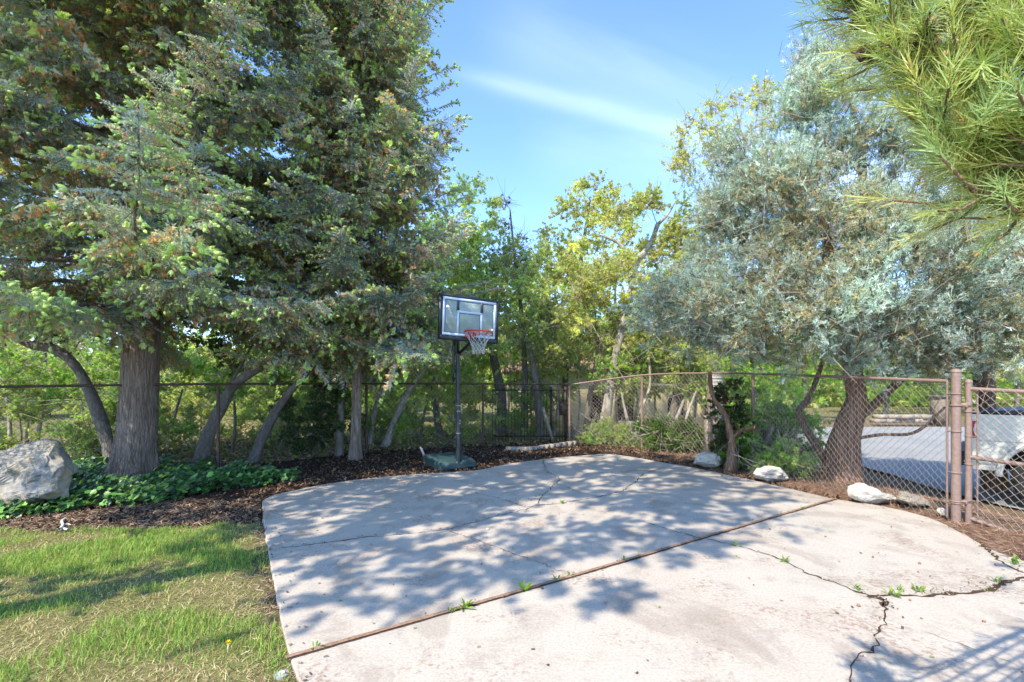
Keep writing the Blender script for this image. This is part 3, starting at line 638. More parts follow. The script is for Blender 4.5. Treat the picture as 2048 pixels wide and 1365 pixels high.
# ------------------------------------------------------------------ broadleaf and juniper growth
def grow(g, nodes, nrad, clumps, rng, curl=.12, rk=.011, rmax=.6, mi=0, sag=0, kthin=4, tipr=.005):
    P_ = [np.asarray(p, float) for p in nodes]; Rr = list(nrad)
    c0 = np.array(P_); order = np.argsort([np.min(np.linalg.norm(c0-c, axis=1)) for c in clumps])
    for ci in order:
        c = clumps[ci]; A = np.array(P_); d = np.linalg.norm(A-c, axis=1); cost = d+.9*np.maximum(0, A[:, 2]-c[2]+.35*d)
        k = int(np.argmin(cost)); p0 = A[k]; D = d[k]
        if D < .05: continue
        up = np.array([0, 0, 1.]); dirn = (c-p0)/D
        p1 = p0+(dirn*.75+up*.35+rng.normal(size=3)*.25)*D*.4; p2 = c-(dirn*.7+up*(.15-sag)+rng.normal(size=3)*.35)*D*.3
        n = max(5, int(D/.22)); t = np.linspace(0, 1, n)[:, None]
        Q = (1-t)**3*p0+3*(1-t)**2*t*p1+3*(1-t)*t*t*p2+t**3*c; Q[1:-1] += rng.normal(size=(n-2, 3))*curl*.22*min(1, D)
        r0 = min(Rr[k]*rmax, rk*(.5+D)); r = np.linspace(r0, tipr, n)
        add_tube(g, Q, r, 6 if r0 > .03 else kthin, mi=mi)
        for q in range(1, n): P_.append(Q[q]); Rr.append(r[q])
def trunk_tube(g, pts, r0, r1, k=10, n=26, flare=.5, seed=0, mi=0, rough=.06):
    Q = smooth_path(pts, n); L = np.r_[0, np.cumsum(np.linalg.norm(np.diff(Q, axis=0), axis=1))]
    r = r0+(r1-r0)*(L/L[-1])**.9; r = r*(1+flare*np.exp(-L/(r0*1.6)))
    V, Fq = tube(Q, r, k); C = np.repeat(Q, k, 0); V = C+(V-C)*(1+rough*3*fbm(V*3/max(r0*8, .3), 2, seed))[:, None]; g.add(V, Fq, (1, 1, 1), mi)
    return list(Q[2:]), list(r[2:])
OAKP = [(0.38, 0.491, 0.177), (0.491, 0.569, 0.19), (0.301, 0.443, 0.177), (0.586, 0.6, 0.249), (0.485, 0.494, 0.2)]
GRNP = [(0.201, 0.385, 0.051), (0.285, 0.485, 0.067), (0.151, 0.301, 0.051), (0.385, 0.552, 0.084)]
YELP = [(0.556, 0.585, 0.214), (0.663, 0.649, 0.244), (0.447, 0.54, 0.214), (0.485, 0.475, 0.19), (0.388, 0.38, 0.18)]
def leaves(fol, clumps, rads, rng, pal, tw=14, per=5, size=.075,  mat=0, up=.35, twr=.004, droopy=0, brown=.06, tmpl=None, cvar=.22):
    tw = int(tw*1.25); per = per+3; size *= .78
    c = np.repeat(clumps, tw, 0); n = len(c); R_ = np.repeat(rads, tw)
    d = nrm(rng.normal(size=(n, 3))+np.array([0, 0, up])); L = R_*rng.uniform(.45, 1.1, n)
    mid = c+d*(L*.5)[:, None]+rng.normal(size=(n, 3))*.04; e = c+nrm(d+np.array([0, 0, -droopy]))*L[:, None]
    V, Fq = segs(np.r_[c, mid], np.r_[mid, e], np.r_[np.full(n, twr), np.full(n, twr*.7)], np.r_[np.full(n, twr*.7), np.full(n, twr*.4)]); fol.add(V, Fq, (.34, .29, .24), 1)
    cc = np.repeat(pick(pal, len(clumps), rng)*(1+cvar*rng.normal(size=(len(clumps), 1))).clip(.6, 1.5), tw*per, 0)
    s = rng.uniform(.3, 1.05, (n, per)); pos = (c[:, None]+(mid-c)[:, None]*np.minimum(1, s*2)[..., None]+(e-mid)[:, None]*np.clip(s*2-1, 0, 1.1)[..., None]).reshape(-1, 3)
    m = len(pos); dd = nrm(np.repeat(d, per, 0)*.6+rng.normal(size=(m, 3))*.7+np.array([0, 0, .1]))
    col = .5*cc+.5*pick(pal, m, rng); col = np.where((rng.random(m) < brown)[:, None], np.array([.40, .31, .15]), col)*rng.uniform(.75, 1.25, (m, 1))
    put(fol, tmpl or CLU, pos, dd, size*rng.uniform(.7, 1.25, m), col, rng, mat)
    return m
def crown_points(c, r, n, rng, hollow=.45):
    d = nrm(rng.normal(size=(n, 3))); q = (hollow+(1-hollow)*rng.random(n))**.6; return np.asarray(c)+d*q[:, None]*np.asarray(r)
NL = [0]
def tree(name, label, cat, pts, r0, r1, blobs, seed, pal=OAKP, bark='oak_bark', ncl=26, tw=12, per=4, size=.075, crad=.42, group=None, brown=.07, forks=(), bare=0, leafmat='oak_leaves', up=.35, rk=.011):
    rng = np.random.default_rng(seed); root = empty(name, pts[0], label, cat, group); g = Geo(); fol = Geo()
    nd, nr = trunk_tube(g, pts, r0, r1, seed=seed)
    for fk in forks:
        a, b = trunk_tube(g, fk[0], fk[1], fk[2], flare=.1, seed=seed+1); nd += a; nr += b
    cl = []; tot = sum(b[1][0]*b[1][1]*b[1][2] for b in blobs)**1
    for c, r in blobs: cl.append(crown_points(c, r, max(4, int(1.35*ncl*(r[0]*r[1]*r[2])/tot)), rng))
    cl = np.concatenate(cl); grow(g, nd, nr, cl, rng, rk=rk)
    NL[0] += leaves(fol, cl, crad*rng.uniform(.6, 1.25, len(cl)), rng, pal, tw, per, size, brown=brown, up=up)
    if bare:
        k = len(cl)*(bare+3); c = np.repeat(cl, bare+3, 0); e = c+nrm(rng.normal(size=(k, 3)))*rng.uniform(.2, .8, (k, 1)); V, Fq = segs(c, e, .006, .0025); fol.add(V, Fq, (.42, .37, .31), 1)
    g.build('trunk', bark, root, smooth=True, colors=False); fol.build('crown', [leafmat, 'twig_wood'], root); return root
def pts_px(*q): return [P(*a) for a in q]

# junipers beyond the right fence
JP = [(0.439, 0.576, 0.516), (0.546, 0.682, 0.637), (0.364, 0.485, 0.425), (0.651, 0.72, 0.72), (0.47, 0.546, 0.395)]
JB = [(0.504, 0.439, 0.248), (0.408, 0.413, 0.262), (0.577, 0.464, 0.262), (0.3, 0.373, 0.262)]
def juniper(label, base, trunks, blobs, seed, ncl, crad=.31, per_cl=100, size=.115, tan=.32):
    rng = np.random.default_rng(seed); root = empty('juniper_tree', base, label, 'tree'); g = Geo(); fol = Geo(); nd = []; nr = []
    for p, a, b, fl in trunks:
        u, v = trunk_tube(g, p, a, b, 22, 60, fl, seed, rough=.09); nd += u; nr += v
    cl = []; tot = sum(np.prod(b[1])**.8 for b in blobs)
    for c, r in blobs: cl.append(crown_points(c, r, max(5, int(ncl*np.prod(r)**.8/tot)), rng, .35))
    cl = np.concatenate(cl); cl = cl[fbm(cl*.85, 2, seed+2) > -.17]; grow(g, nd, nr, cl, rng, curl=.3, rk=.010, sag=.1)
    n = len(cl); cen = np.average(np.array([b[0] for b in blobs]), axis=0)
    # each clump is a spray-covered branch end that points out and up
    out = nrm((cl-np.array([base[0], base[1], 2.2]))*np.array([1, 1, .5])+np.array([0, 0, .9])); tw = 13
    c = np.repeat(cl, tw, 0); o = np.repeat(out, tw, 0); m = len(c); d = nrm(o*.95+rng.normal(size=(m, 3))*.5); L = crad*rng.uniform(.6, 1.5, m)
    bs = c+rng.normal(size=(m, 3))*.14; e = bs+d*L[:, None]; V, Fq = segs(bs, e, .006, .002); fol.add(V, Fq, (.17, .115, .08), 1)
    k = per_cl//tw*2; s = rng.uniform(.0, 1.05, (m, k)); pos = (bs[:, None]+d[:, None]*(L[:, None]*s)[..., None]).reshape(-1, 3); q = len(pos)
    dd = nrm(np.repeat(d, k, 0)*.7+rng.normal(size=(q, 3))*.6+np.array([0, 0, .15])); pos = pos+rng.normal(size=(q, 3))*.02
    inner = np.repeat(rng.random(m) < tan, k) & (s.ravel() < .75)
    tn = fbm(pos*.8, 2, seed+5); inner |= (tn > .22) & (rng.random(q) < .6) & (pos[:, 2] < 4.4)
    col = np.where(inner[:, None], pick(JB, q, rng), pick(JP, q, rng))*rng.uniform(.75, 1.25, (q, 1))*(1+.25*fbm(pos*1.3, 2, seed))[:, None]
    put(fol, SPR, pos, dd, size*rng.uniform(.6, 1.2, q), col, rng)
    # dead grey twigs showing through
    kk = n*5; c = np.repeat(cl, 5, 0)+rng.normal(size=(kk, 3))*.2; mid = c+rng.normal(size=(kk, 3))*.2; e = mid+rng.normal(size=(kk, 3))*.2
    V, Fq = segs(np.r_[c, mid], np.r_[mid, e], .005, .0025); fol.add(V, Fq, (.34, .27, .22), 1)
    g.build('trunk', 'juniper_bark', root, smooth=True, colors=False); fol.build('crown', ['juniper_leaves', 'twig_wood'], root); print('juniper', q)
jb = np.array([5.3, 7.8, -.12])
J = lambda px, py, D: P(px, py, D)
juniper('big blue grey juniper with a shaggy forked trunk just beyond the right fence', jb,
  [([jb, J(1690,880,7.8), J(1712,800,7.7), J(1705,740,7.6), J(1700,690,7.5), J(1672,625,7.4), J(1652,560,7.3), J(1655,500,7.2), J(1640,400,7.1)],   .22, .045, .5),
   ([J(1705,735,7.6), J(1722,640,7.8), J(1715,560,7.9), J(1712,470,8.0), J(1725,330,8.0), J(1700,200,8.0)], .13, .03, .0),
   ([J(1700,850,7.75), J(1760,800,8.0), J(1820,740,8.2), J(1880,690,8.3), J(1960,620,8.3)], .085, .03, .1),
   ([J(1700,880,7.75), J(1760,870,7.6), J(1830,865,7.3), J(1890,815,7.0)], .03, .015, .1),
   ([J(1672,950,7.8), J(1600,835,8.6), J(1615,800,8.9), J(1640,740,9.2), J(1660,650,9.3)], .07, .03, .1)],
  [(J(1480,560,7.4), (.9,.9,.75)), (J(1390,600,7.2), (.7,.8,.5)), (J(1345,590,7.6), (.42,.6,.32)), (J(1600,430,7.4), (1.1,1.1,.9)), (J(1520,430,7.7), (.75,.9,.7)), (J(1480,345,7.9), (.35,.6,.5)), (J(1650,260,7.6), (.8,.8,.75)), (J(1660,160,7.7), (.45,.5,.45)), (J(1560,270,7.9), (.42,.6,.55)), (J(1660,120,7.9), (.22,.3,.25)),
   (J(1760,380,7.2), (.95,1.0,.9)), (J(1800,540,7.0), (1.0,1.1,.7)), (J(1580,620,6.9), (.95,1.0,.45)), (J(1720,650,6.9), (.9,.9,.35)), (J(1860,650,7.4), (.9,1.0,.5)), (J(1900,480,7.6), (.9,1.0,.9)), (J(1500,670,7.4), (.7,.7,.3)), (J(1420,670,7.3), (.6,.6,.26)), (J(1580,705,7.2), (.7,.7,.26)), (J(1780,715,7.0), (.7,.8,.28)), (J(1860,735,7.3), (.6,.7,.25))],
  21, 430)
juniper('pale blue juniper reaching in behind the chain link gate', (7.6, 7.4, -.3),
  [([np.array([8.3,8.3,-.32]), np.array([8.2,8.3,.8]), np.array([8.0,8.2,1.8]), np.array([8.2,8.2,3.2]), np.array([8.0,8.1,4.6])], .17, .04, .4)],
  [(J(1990,520,7.2), (.95,1.0,1.1)), (J(1960,680,6.9), (.8,.8,.5)), (J(2060,640,7.0), (.8,.9,.7)), (J(2035,760,6.5), (.38,.5,.2)), (J(2080,430,7.6), (.9,1,.9)), (J(1900,720,8.2), (.5,.6,.22))], 22, 150, tan=.35)

# pine leaning in from the right, its needles close to the camera
def pine():
    rng = np.random.default_rng(31); root = empty('pine_tree', (2.7, 1.0, -.05), 'long needled pine hanging its cone bearing boughs into the top right', 'tree'); g = Geo(); fol = Geo()
    nd, nr = trunk_tube(g, [np.array([2.7,1.0,-.15]), np.array([2.65,1.0,1.2]), np.array([2.6,1.05,2.0]), np.array([2.65,1.1,3.2]), np.array([2.65,1.1,5.])], .13, .05, 14, 40, .4, 31)
    br = [([P(2545,250,0.852), P(2245,130,0.939), P(1995,60,0.963), P(1835,40,0.985), P(1725,5,1.008)], .02), ([P(2545,320,0.806), P(2195,180,0.895), P(2005,120,0.895), P(1925,95,0.919), P(1775,98,0.963)], .018),
      ([P(2545,420,0.806), P(2195,300,0.852), P(2045,210,0.874), P(1955,190,0.895), P(1840,150,0.919)], .018), ([P(2495,500,0.761), P(2225,380,0.806), P(2065,330,0.828), P(1945,310,0.852), P(1875,255,0.874)], .016),
      ([P(2495,560,0.761), P(2245,420,0.783), P(2125,370,0.806), P(2045,355,0.828), P(2005,330,0.852)], .016), ([P(2545,120,0.852), P(2295,-40,0.939), P(2095,-60,0.985), P(1925,-40,1.030), P(1795,-70,1.075)], .02),
      ([P(2645,200,0.761), P(2295,60,0.806), P(2145,20,0.828), P(2025,-20,0.852)], .018), ([P(2495,400,0.716), P(2245,250,0.739), P(2155,215,0.761), P(2055,120,0.783)], .016), ([P(2495,500,0.716), P(2275,330,0.725), P(2165,290,0.743), P(2085,260,0.761)], .016)]
    NB = [brush(54, .55, .021, 1.25, 1, rng, curve=.28, jit=.25, t0=.0) for _ in range(3)]; tips = []; cones = []
    for bp, r in br:
        b0 = bp[-3]; zt = b0[2]+1.0+.25*math.sin(b0[0]*9); k = int(np.argmin([abs(a[2]-zt) for a in nd])); mid = nd[k]*.55+b0*.45+np.array([0, 0, .12]); Q = smooth_path([nd[k], mid]+bp[-3:], 40); add_tube(g, Q, np.linspace(r*.6, .0025, 40), 7)
        T = nrm(np.gradient(Q, axis=0)); tips.append((Q[-1], T[-1]))
        for u in range(8, 40, 1):
            for s in (-1, 1):
                d = nrm(T[u]*.8+np.array([rng.normal()*.45, rng.normal()*.6, s*.35+.18])); L = rng.uniform(.035, .12); e = Q[u]+d*L
                add_tube(g, [Q[u], Q[u]+d*L*.5+np.array([0, 0, -.01]), e], [.003, .0024, .002], 5); tips.append((e-d*.02, nrm(d+np.array([0, 0, .1]))))
                if rng.random() < .2 and u > 18: cones.append((Q[u]+d*.03+np.array([0, 0, -.012]), nrm(d+rng.normal(size=3)*.5)))
        for u in range(22, 40, 2): tips.append((Q[u], T[u]))
    pos = np.array([t[0] for t in tips]); dr = np.array([t[1] for t in tips]); n = len(pos); pos = pos-dr*.022
    col = pick([(.34,.44,.12),(.44,.51,.16),(.28,.39,.14),(.52,.53,.18)], n, rng)
    put(fol, NB, pos, dr, rng.uniform(.062, .09, n), col, rng)
    # yellowed needles and the orange buds
    k = rng.random(n) < .55; NY = [brush(16, .45, .009, 1.0, 1, rng, curve=.5, jit=.3)]
    put(fol, NY, pos[k], dr[k], .078, np.array([.58, .44, .09]), rng); k = rng.random(n) < .10
    put(fol, [CONE], (pos+dr*.072)[k], dr[k], rng.uniform(.009, .014, k.sum()), np.array([.42, .22, .07]), rng)
    # higher boughs out of the frame, for the shade they give
    cl = crown_points((3.2, .6, 4.2), (1.3, 1.1, 1.2), 40, rng); cl = cl[(cl[:, 0] > 2.2)]; grow(g, nd, nr, cl, rng)
    q = np.repeat(cl, 3, 0)+rng.normal(size=(len(cl)*3, 3))*.2; put(fol, [brush(40, .6, .04, .95, 1, rng)], q, nrm(rng.normal(size=q.shape)), .26, np.array([.15, .2, .05]), rng)
    g.build('trunk', 'pine_bark', root, smooth=True, colors=False); fol.build('crown', 'pine_needles', root)
    sc = np.array([(0,-.1,0),(.28,0,.06),(.2,.34,.22),(-.2,.34,.22),(-.28,0,.06),(0,.2,-.04)]); SF = np.array([(0,1,5),(1,2,5),(2,3,5),(3,4,5),(4,0,5)])
    for p, d in cones[:16]:
        cg = Geo(); R = frames(d[None], rng)[0]
        for i in range(46):
            t = i/46; a = i*2.39996; rad = .45*math.sin(PI*(.12+.82*t))**.8; dn = np.array([math.cos(a), math.sin(a), .5*t]); dn = dn/np.linalg.norm(dn); fr = np.stack([np.cross(dn, [0, 0, 1.]), dn, np.array([0, 0, 1.])], 1)
            cg.add(((sc*.55) @ fr.T+np.array([math.cos(a)*rad*.55, math.sin(a)*rad*.55, t*1.25]))*.036 @ R.T+p, SF, np.array([.26, .17, .11])*rng.uniform(.6, 1.4))
        V, Fc = spindle(6, 1.2, .3); cg.add(V*.036 @ R.T+p, Fc, (.08, .05, .035)); cg.build('pine_cone', 'litter', root)
pine()

# ------------------------------------------------------------------ oaks and saplings behind the fences
tree('oak_tree', 'tall yellow green oak whose rounded top stands highest just right of the spruce', 'tree', pts_px((1000,885,14.5),(1003,800,14.5),(985,700,14.6),(965,580,14.8),(950,450,15)), .20, .04,
  [(P(945,430,15), (1.1,1.1,1.25)), (P(900,540,14.6), (1.3,1.3,1.1)), (P(985,560,14.6), (1.0,1.1,.9)), (P(870,480,14.8), (.6,.8,.7))], 41, OAKP, ncl=80, tw=10, per=4, size=.085, crad=.45)
tree('oak_tree', 'slender oak with a narrow yellow top against the sky above the gap in the fence', 'tree', pts_px((1140,880,15.5),(1130,760,15.5),(1150,620,15.4),(1165,500,15.3),(1180,400,15.3)), .15, .03,
  [(P(1180,420,15.3), (.9,.9,1.1)), (P(1115,455,15.3), (.55,.6,.55)), (P(1160,540,15), (1.3,1.2,.9)), (P(1235,470,15.2), (.75,.8,.8))], 42, YELP, ncl=66, tw=10, per=4, size=.085, crad=.42, brown=.14)
tree('pale_trunk_tree', 'tree with a smooth whitish trunk that forks high up', 'tree', pts_px((1205,885,13),(1222,760,13),(1243,660,13),(1260,590,13),(1272,530,13),(1300,490,13),(1315,450,13.1)), .15, .06,
  [(P(1290,450,13.2), (1.15,1.1,.75)), (P(1330,520,13.4), (.8,1.,.8)), (P(1220,560,12.8), (1.0,1.1,.7)), (P(1290,640,13), (1.0,1.1,.7))], 43, YELP, bark='pale_bark', ncl=70, tw=11, per=4, size=.08, crad=.42, brown=.16, bare=4,
  forks=[([P(1272,530,13), P(1255,510,13), P(1235,485,13.1), P(1200,470,13.2)], .07, .03), ([P(1315,450,13.1), P(1335,430,13.1), P(1350,405,13.1)], .05, .02)])
tree('oak_tree', 'thin twiggy oak with scattered yellow leaves leaning out left of the juniper top', 'tree', pts_px((1420,880,12.5),(1425,740,12.5),(1440,560,12.5),(1455,400,12.3),(1480,300,12.2)), .16, .03,
  [(P(1400,300,12.2), (.75,.8,.9)), (P(1470,240,12.2), (.9,.8,.8)), (P(1540,220,12.2), (.6,.7,.5)), (P(1360,320,12.2), (.28,.4,.6)), (P(1410,430,12.3), (.5,.7,.8))], 44, YELP, ncl=44, tw=7, per=2, size=.075, crad=.44, brown=.22, bare=4)
def seed_tree():
    root = tree('bare_tree', 'nearly leafless tree hung with dark dry seed pods between two leafy oaks', 'tree', pts_px((1048,880,14),(1050,740,14),(1042,620,14),(1030,520,14),(1020,420,14)), .12, .02,
      [(P(1020,520,14), (.7,.7,.9)), (P(1045,480,14), (.35,.4,.6)), (P(1010,430,14), (.2,.3,.5))], 45, [(.09,.05,.035),(.13,.08,.05),(.06,.04,.03)], ncl=20, tw=5, per=0, size=.06, crad=.40, brown=.2, bare=8, up=-.8)
seed_tree()
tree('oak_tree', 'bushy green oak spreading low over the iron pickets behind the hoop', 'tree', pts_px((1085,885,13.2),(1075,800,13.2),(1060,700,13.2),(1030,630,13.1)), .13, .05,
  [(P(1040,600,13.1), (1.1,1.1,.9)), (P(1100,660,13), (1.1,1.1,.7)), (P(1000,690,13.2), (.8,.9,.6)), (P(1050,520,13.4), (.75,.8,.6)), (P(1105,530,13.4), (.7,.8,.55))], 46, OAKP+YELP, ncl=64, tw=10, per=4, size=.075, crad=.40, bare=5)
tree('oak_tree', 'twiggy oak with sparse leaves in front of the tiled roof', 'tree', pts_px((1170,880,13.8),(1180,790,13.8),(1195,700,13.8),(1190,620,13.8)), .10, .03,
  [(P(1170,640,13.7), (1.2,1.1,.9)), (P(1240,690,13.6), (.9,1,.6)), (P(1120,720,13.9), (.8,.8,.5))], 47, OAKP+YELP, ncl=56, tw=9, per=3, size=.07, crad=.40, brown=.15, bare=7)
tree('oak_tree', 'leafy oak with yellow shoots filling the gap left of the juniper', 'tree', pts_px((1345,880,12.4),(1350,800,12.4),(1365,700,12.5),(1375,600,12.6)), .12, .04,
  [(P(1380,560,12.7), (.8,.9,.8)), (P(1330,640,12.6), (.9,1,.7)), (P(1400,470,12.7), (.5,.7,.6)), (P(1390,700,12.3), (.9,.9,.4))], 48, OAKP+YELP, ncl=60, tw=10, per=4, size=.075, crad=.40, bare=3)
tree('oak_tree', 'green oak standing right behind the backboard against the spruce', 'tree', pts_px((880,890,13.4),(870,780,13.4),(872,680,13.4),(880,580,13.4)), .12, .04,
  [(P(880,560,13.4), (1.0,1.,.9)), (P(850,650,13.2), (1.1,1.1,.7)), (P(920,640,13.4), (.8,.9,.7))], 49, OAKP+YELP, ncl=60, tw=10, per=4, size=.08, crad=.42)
tree('shade_tree', 'tall leafy tree beside the lawn whose shadow falls across the pad', 'tree', [np.array([-6.9,-.3,-.1]), np.array([-6.7,-.3,2]), np.array([-6.1,-.3,5]), np.array([-5.0,-.3,8.5]), np.array([-4.5,-.2,12])], .2, .05,
  [(np.array([-4.5,-.3,10.2]), (2.9,2.7,3.2)), (np.array([-4.5,-.1,12.8]), (2.3,2.2,1.8)), (np.array([-5.9,.4,8.4]), (2.0,1.7,1.3)), (np.array([-3.2,-1.5,9.8]), (1.4,1.3,1.1)), (np.array([-7.0,1.2,7.]), (1.4,1.2,1.0)), (np.array([-5.7,.1,5.3]), (1.0,.8,.8)), (np.array([-5.4,.9,8.6]), (1.6,1.4,1.2))], 58, GRNP, ncl=165, tw=9, per=4, size=.115, crad=.6)
# leaning trunks on the left, seen under the spruce
G_OAK = None
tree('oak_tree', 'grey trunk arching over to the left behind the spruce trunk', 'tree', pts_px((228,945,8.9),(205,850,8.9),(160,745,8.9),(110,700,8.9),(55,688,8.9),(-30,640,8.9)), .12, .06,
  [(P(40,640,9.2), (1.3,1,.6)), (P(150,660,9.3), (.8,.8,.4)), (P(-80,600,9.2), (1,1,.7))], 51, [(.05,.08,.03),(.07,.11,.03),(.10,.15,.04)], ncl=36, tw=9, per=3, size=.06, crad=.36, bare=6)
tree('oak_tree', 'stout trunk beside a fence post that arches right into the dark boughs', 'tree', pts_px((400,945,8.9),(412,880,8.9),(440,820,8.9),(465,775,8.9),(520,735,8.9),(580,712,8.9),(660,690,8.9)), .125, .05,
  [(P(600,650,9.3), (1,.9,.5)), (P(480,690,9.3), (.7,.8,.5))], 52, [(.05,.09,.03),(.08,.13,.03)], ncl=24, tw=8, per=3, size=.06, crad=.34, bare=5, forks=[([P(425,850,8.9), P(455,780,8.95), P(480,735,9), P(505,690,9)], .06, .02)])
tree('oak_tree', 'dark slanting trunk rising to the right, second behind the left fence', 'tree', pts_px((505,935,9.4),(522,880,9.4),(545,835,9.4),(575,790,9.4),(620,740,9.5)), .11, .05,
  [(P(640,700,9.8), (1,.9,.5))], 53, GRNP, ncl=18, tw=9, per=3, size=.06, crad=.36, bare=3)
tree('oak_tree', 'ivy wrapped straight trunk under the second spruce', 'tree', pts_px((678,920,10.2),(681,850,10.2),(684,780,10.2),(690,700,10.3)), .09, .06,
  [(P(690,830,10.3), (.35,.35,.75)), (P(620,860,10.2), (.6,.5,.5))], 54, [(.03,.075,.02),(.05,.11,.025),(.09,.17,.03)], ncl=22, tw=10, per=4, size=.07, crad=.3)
tree('oak_tree', 'pale leaning trunk crossing behind the hoop pole towards the backboard', 'tree', pts_px((762,915,11.4),(790,840,11.4),(815,785,11.4),(850,735,11.5),(905,680,11.6)), .10, .04,
  [(P(900,690,11.9), (.9,.9,.5)), (P(840,740,11.8), (.8,.8,.4))], 55, OAKP, bark='pale_bark', ncl=24, tw=9, per=3, size=.065, crad=.36, bare=4)
tree('oak_tree', 'slim pale trunk just right of the middle left fence post', 'tree', pts_px((736,915,11.6),(748,830,11.6),(765,770,11.6),(790,715,11.6),(800,690,11.6)), .07, .03,
  [(P(790,700,11.9), (.9,.9,.5)), (P(740,780,11.9), (.7,.7,.35))], 56, OAKP+GRNP, bark='pale_bark', ncl=24, tw=9, per=3, size=.065, crad=.36)
SAP = 'saplings behind the back fence'
sap = [((1268,880,12.6),(1283,820,12.6),(1300,770,12.6),(1296,700,12.6)), ((1262,870,12.7),(1250,820,12.7),(1240,770,12.7)), ((1340,880,12.2),(1360,820,12.2),(1385,760,12.2)), ((1362,890,11.8),(1375,830,11.8),(1398,770,11.8)), ((1320,880,13),(1335,840,13),(1365,770,13)),
  ((560,920,11),(572,860,11),(590,800,11)), ((460,930,10.5),(470,860,10.5),(468,790,10.5)), ((840,890,12.8),(848,830,12.8),(865,770,12.8)), ((70,930,11),(78,860,11),(95,800,11)), ((50,930,11.3),(55,860,11.3),(52,800,11.3)), ((15,940,10.5),(20,860,10.5),(10,780,10.5)), ((340,920,11.5),(345,850,11.5),(365,780,11.5))]
SLAB = ['forked whitish sapling right of the corner fence panel', 'thin whitish sapling leaning left beside the forked one', 'pale sapling leaning right towards the stone post, thinnest of its clump', 'pale sapling closest to the stone post', 'crooked pale sapling left of the leaning clump', 'thin sapling between the two slanting trunks on the left', 'spindly sapling just right of the first left fence post', 'spindly sapling behind the hoop pole base', 'pale twin sapling above the boulder, right hand stem', 'pale twin sapling above the boulder, left hand stem', 'greyish sapling at the far left edge above the boulder', 'thin sapling just right of the big spruce trunk']
sap += [((905,885,14.5),(912,820,14.5),(925,750,14.5)), ((1070,885,15.2),(1062,820,15.2),(1068,740,15.2)), ((1150,880,16.5),(1160,810,16.5),(1150,730,16.5)), ((1240,880,16),(1232,810,16),(1238,730,16)), ((1315,885,15),(1310,800,15),(1322,720,15)), ((1385,885,14.5),(1392,800,14.5),(1380,720,14.5)), ((1440,890,14),(1445,800,14),(1455,720,14)), ((640,900,13),(648,820,13),(640,750,13)), ((160,905,13),(166,830,13),(150,760,13)), ((1105,880,14.2),(1118,800,14.2),(1110,735,14.2)), ((1262,885,14.4),(1275,800,14.4),(1262,735,14.4))]
SLAB += ['slim leafy sapling just left of the hoop pole, far back', 'leafy sapling behind the left end of the iron pickets', 'leafy sapling against the house wall left of its first arched window', 'leafy sapling between the two arched windows of the house', 'leafy sapling right of the arched windows', 'leafy sapling behind the clump of leaning stems', 'leafy sapling behind the stone post', 'leafy sapling left of the ivy wrapped trunk, far back', 'leafy sapling far back between the boulder and the big spruce', 'leafy sapling behind the wooden prop', 'leafy sapling behind the forked whitish sapling']
for k, (q, lab) in enumerate(zip(sap, SLAB)):
    p = pts_px(*q); top = p[-1]
    tree('sapling', lab, 'tree', p, .055 if k not in (5, 6, 7) else .04, .025, [(top+np.array([.1, .3, .25]), (.8, .7, .55))]+([(top+np.array([0, .2, -.6]), (.8, .7, .6)), (top+np.array([0, .2, .9]), (.9, .8, .7))] if k > 11 else []), 600+k, OAKP+GRNP, bark='pale_bark' if k not in (5, 6, 7) else 'oak_bark', ncl=13 if k < 12 else 30, tw=9, per=4, size=.07, crad=.36, group=SAP, bare=4)
# shrubs along the fences
SHR = 'shrubs growing through the fence line'
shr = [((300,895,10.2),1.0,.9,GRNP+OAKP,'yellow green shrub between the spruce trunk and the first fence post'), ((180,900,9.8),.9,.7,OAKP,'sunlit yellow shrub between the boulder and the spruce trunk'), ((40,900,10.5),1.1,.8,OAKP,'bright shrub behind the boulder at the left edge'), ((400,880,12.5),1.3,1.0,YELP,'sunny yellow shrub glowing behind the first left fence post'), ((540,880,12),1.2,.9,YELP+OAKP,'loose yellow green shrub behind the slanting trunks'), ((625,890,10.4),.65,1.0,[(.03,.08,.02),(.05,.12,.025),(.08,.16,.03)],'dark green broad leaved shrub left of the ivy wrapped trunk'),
  ((760,900,11.8),.9,.55,OAKP+GRNP,'low mixed shrub behind the hoop base'), ((830,890,13),1.2,1.0,OAKP+YELP,'twiggy shrub between the hoop pole and the leaning pale trunk'), ((960,885,13.2),1.1,.9,OAKP+YELP,'twiggy tan shrub just right of the hoop pole'), ((1040,880,14),1.1,.8,GRNP+OAKP,'green shrub behind the iron pickets'),
  ((1215,880,12.6),.7,.35,GRNP+OAKP,'low light green plant under the whitish trunk'), ((1325,893,11.3),.55,.42,[(.09,.17,.03),(.13,.24,.04),(.06,.12,.03)],'dense dark green bush left of the stone post'), ((1375,900,11),.45,.4,[(.09,.17,.03),(.14,.25,.05),(.07,.13,.03)],'leafy green bush at the foot of the leaning saplings'), ((1485,880,8.9),.35,.75,GRNP+[(.03,.08,.02)],'tall dark ivy bush between the stone post and the juniper'), ((1545,900,9.3),.55,.55,[(.12,.22,.04),(.17,.29,.05),(.08,.15,.03)],'bright green bush behind the low white rock'),
  ((1580,820,10.8),.8,.8,GRNP,'large fresh green bush left of the juniper trunk'), ((1480,925,9.1),.3,.25,GRNP,'small leafy tuft at the foot of the pruned stump'), ((1560,930,8.2),.4,.28,OAKP+GRNP,'low yellow green plant behind the second white rock')]
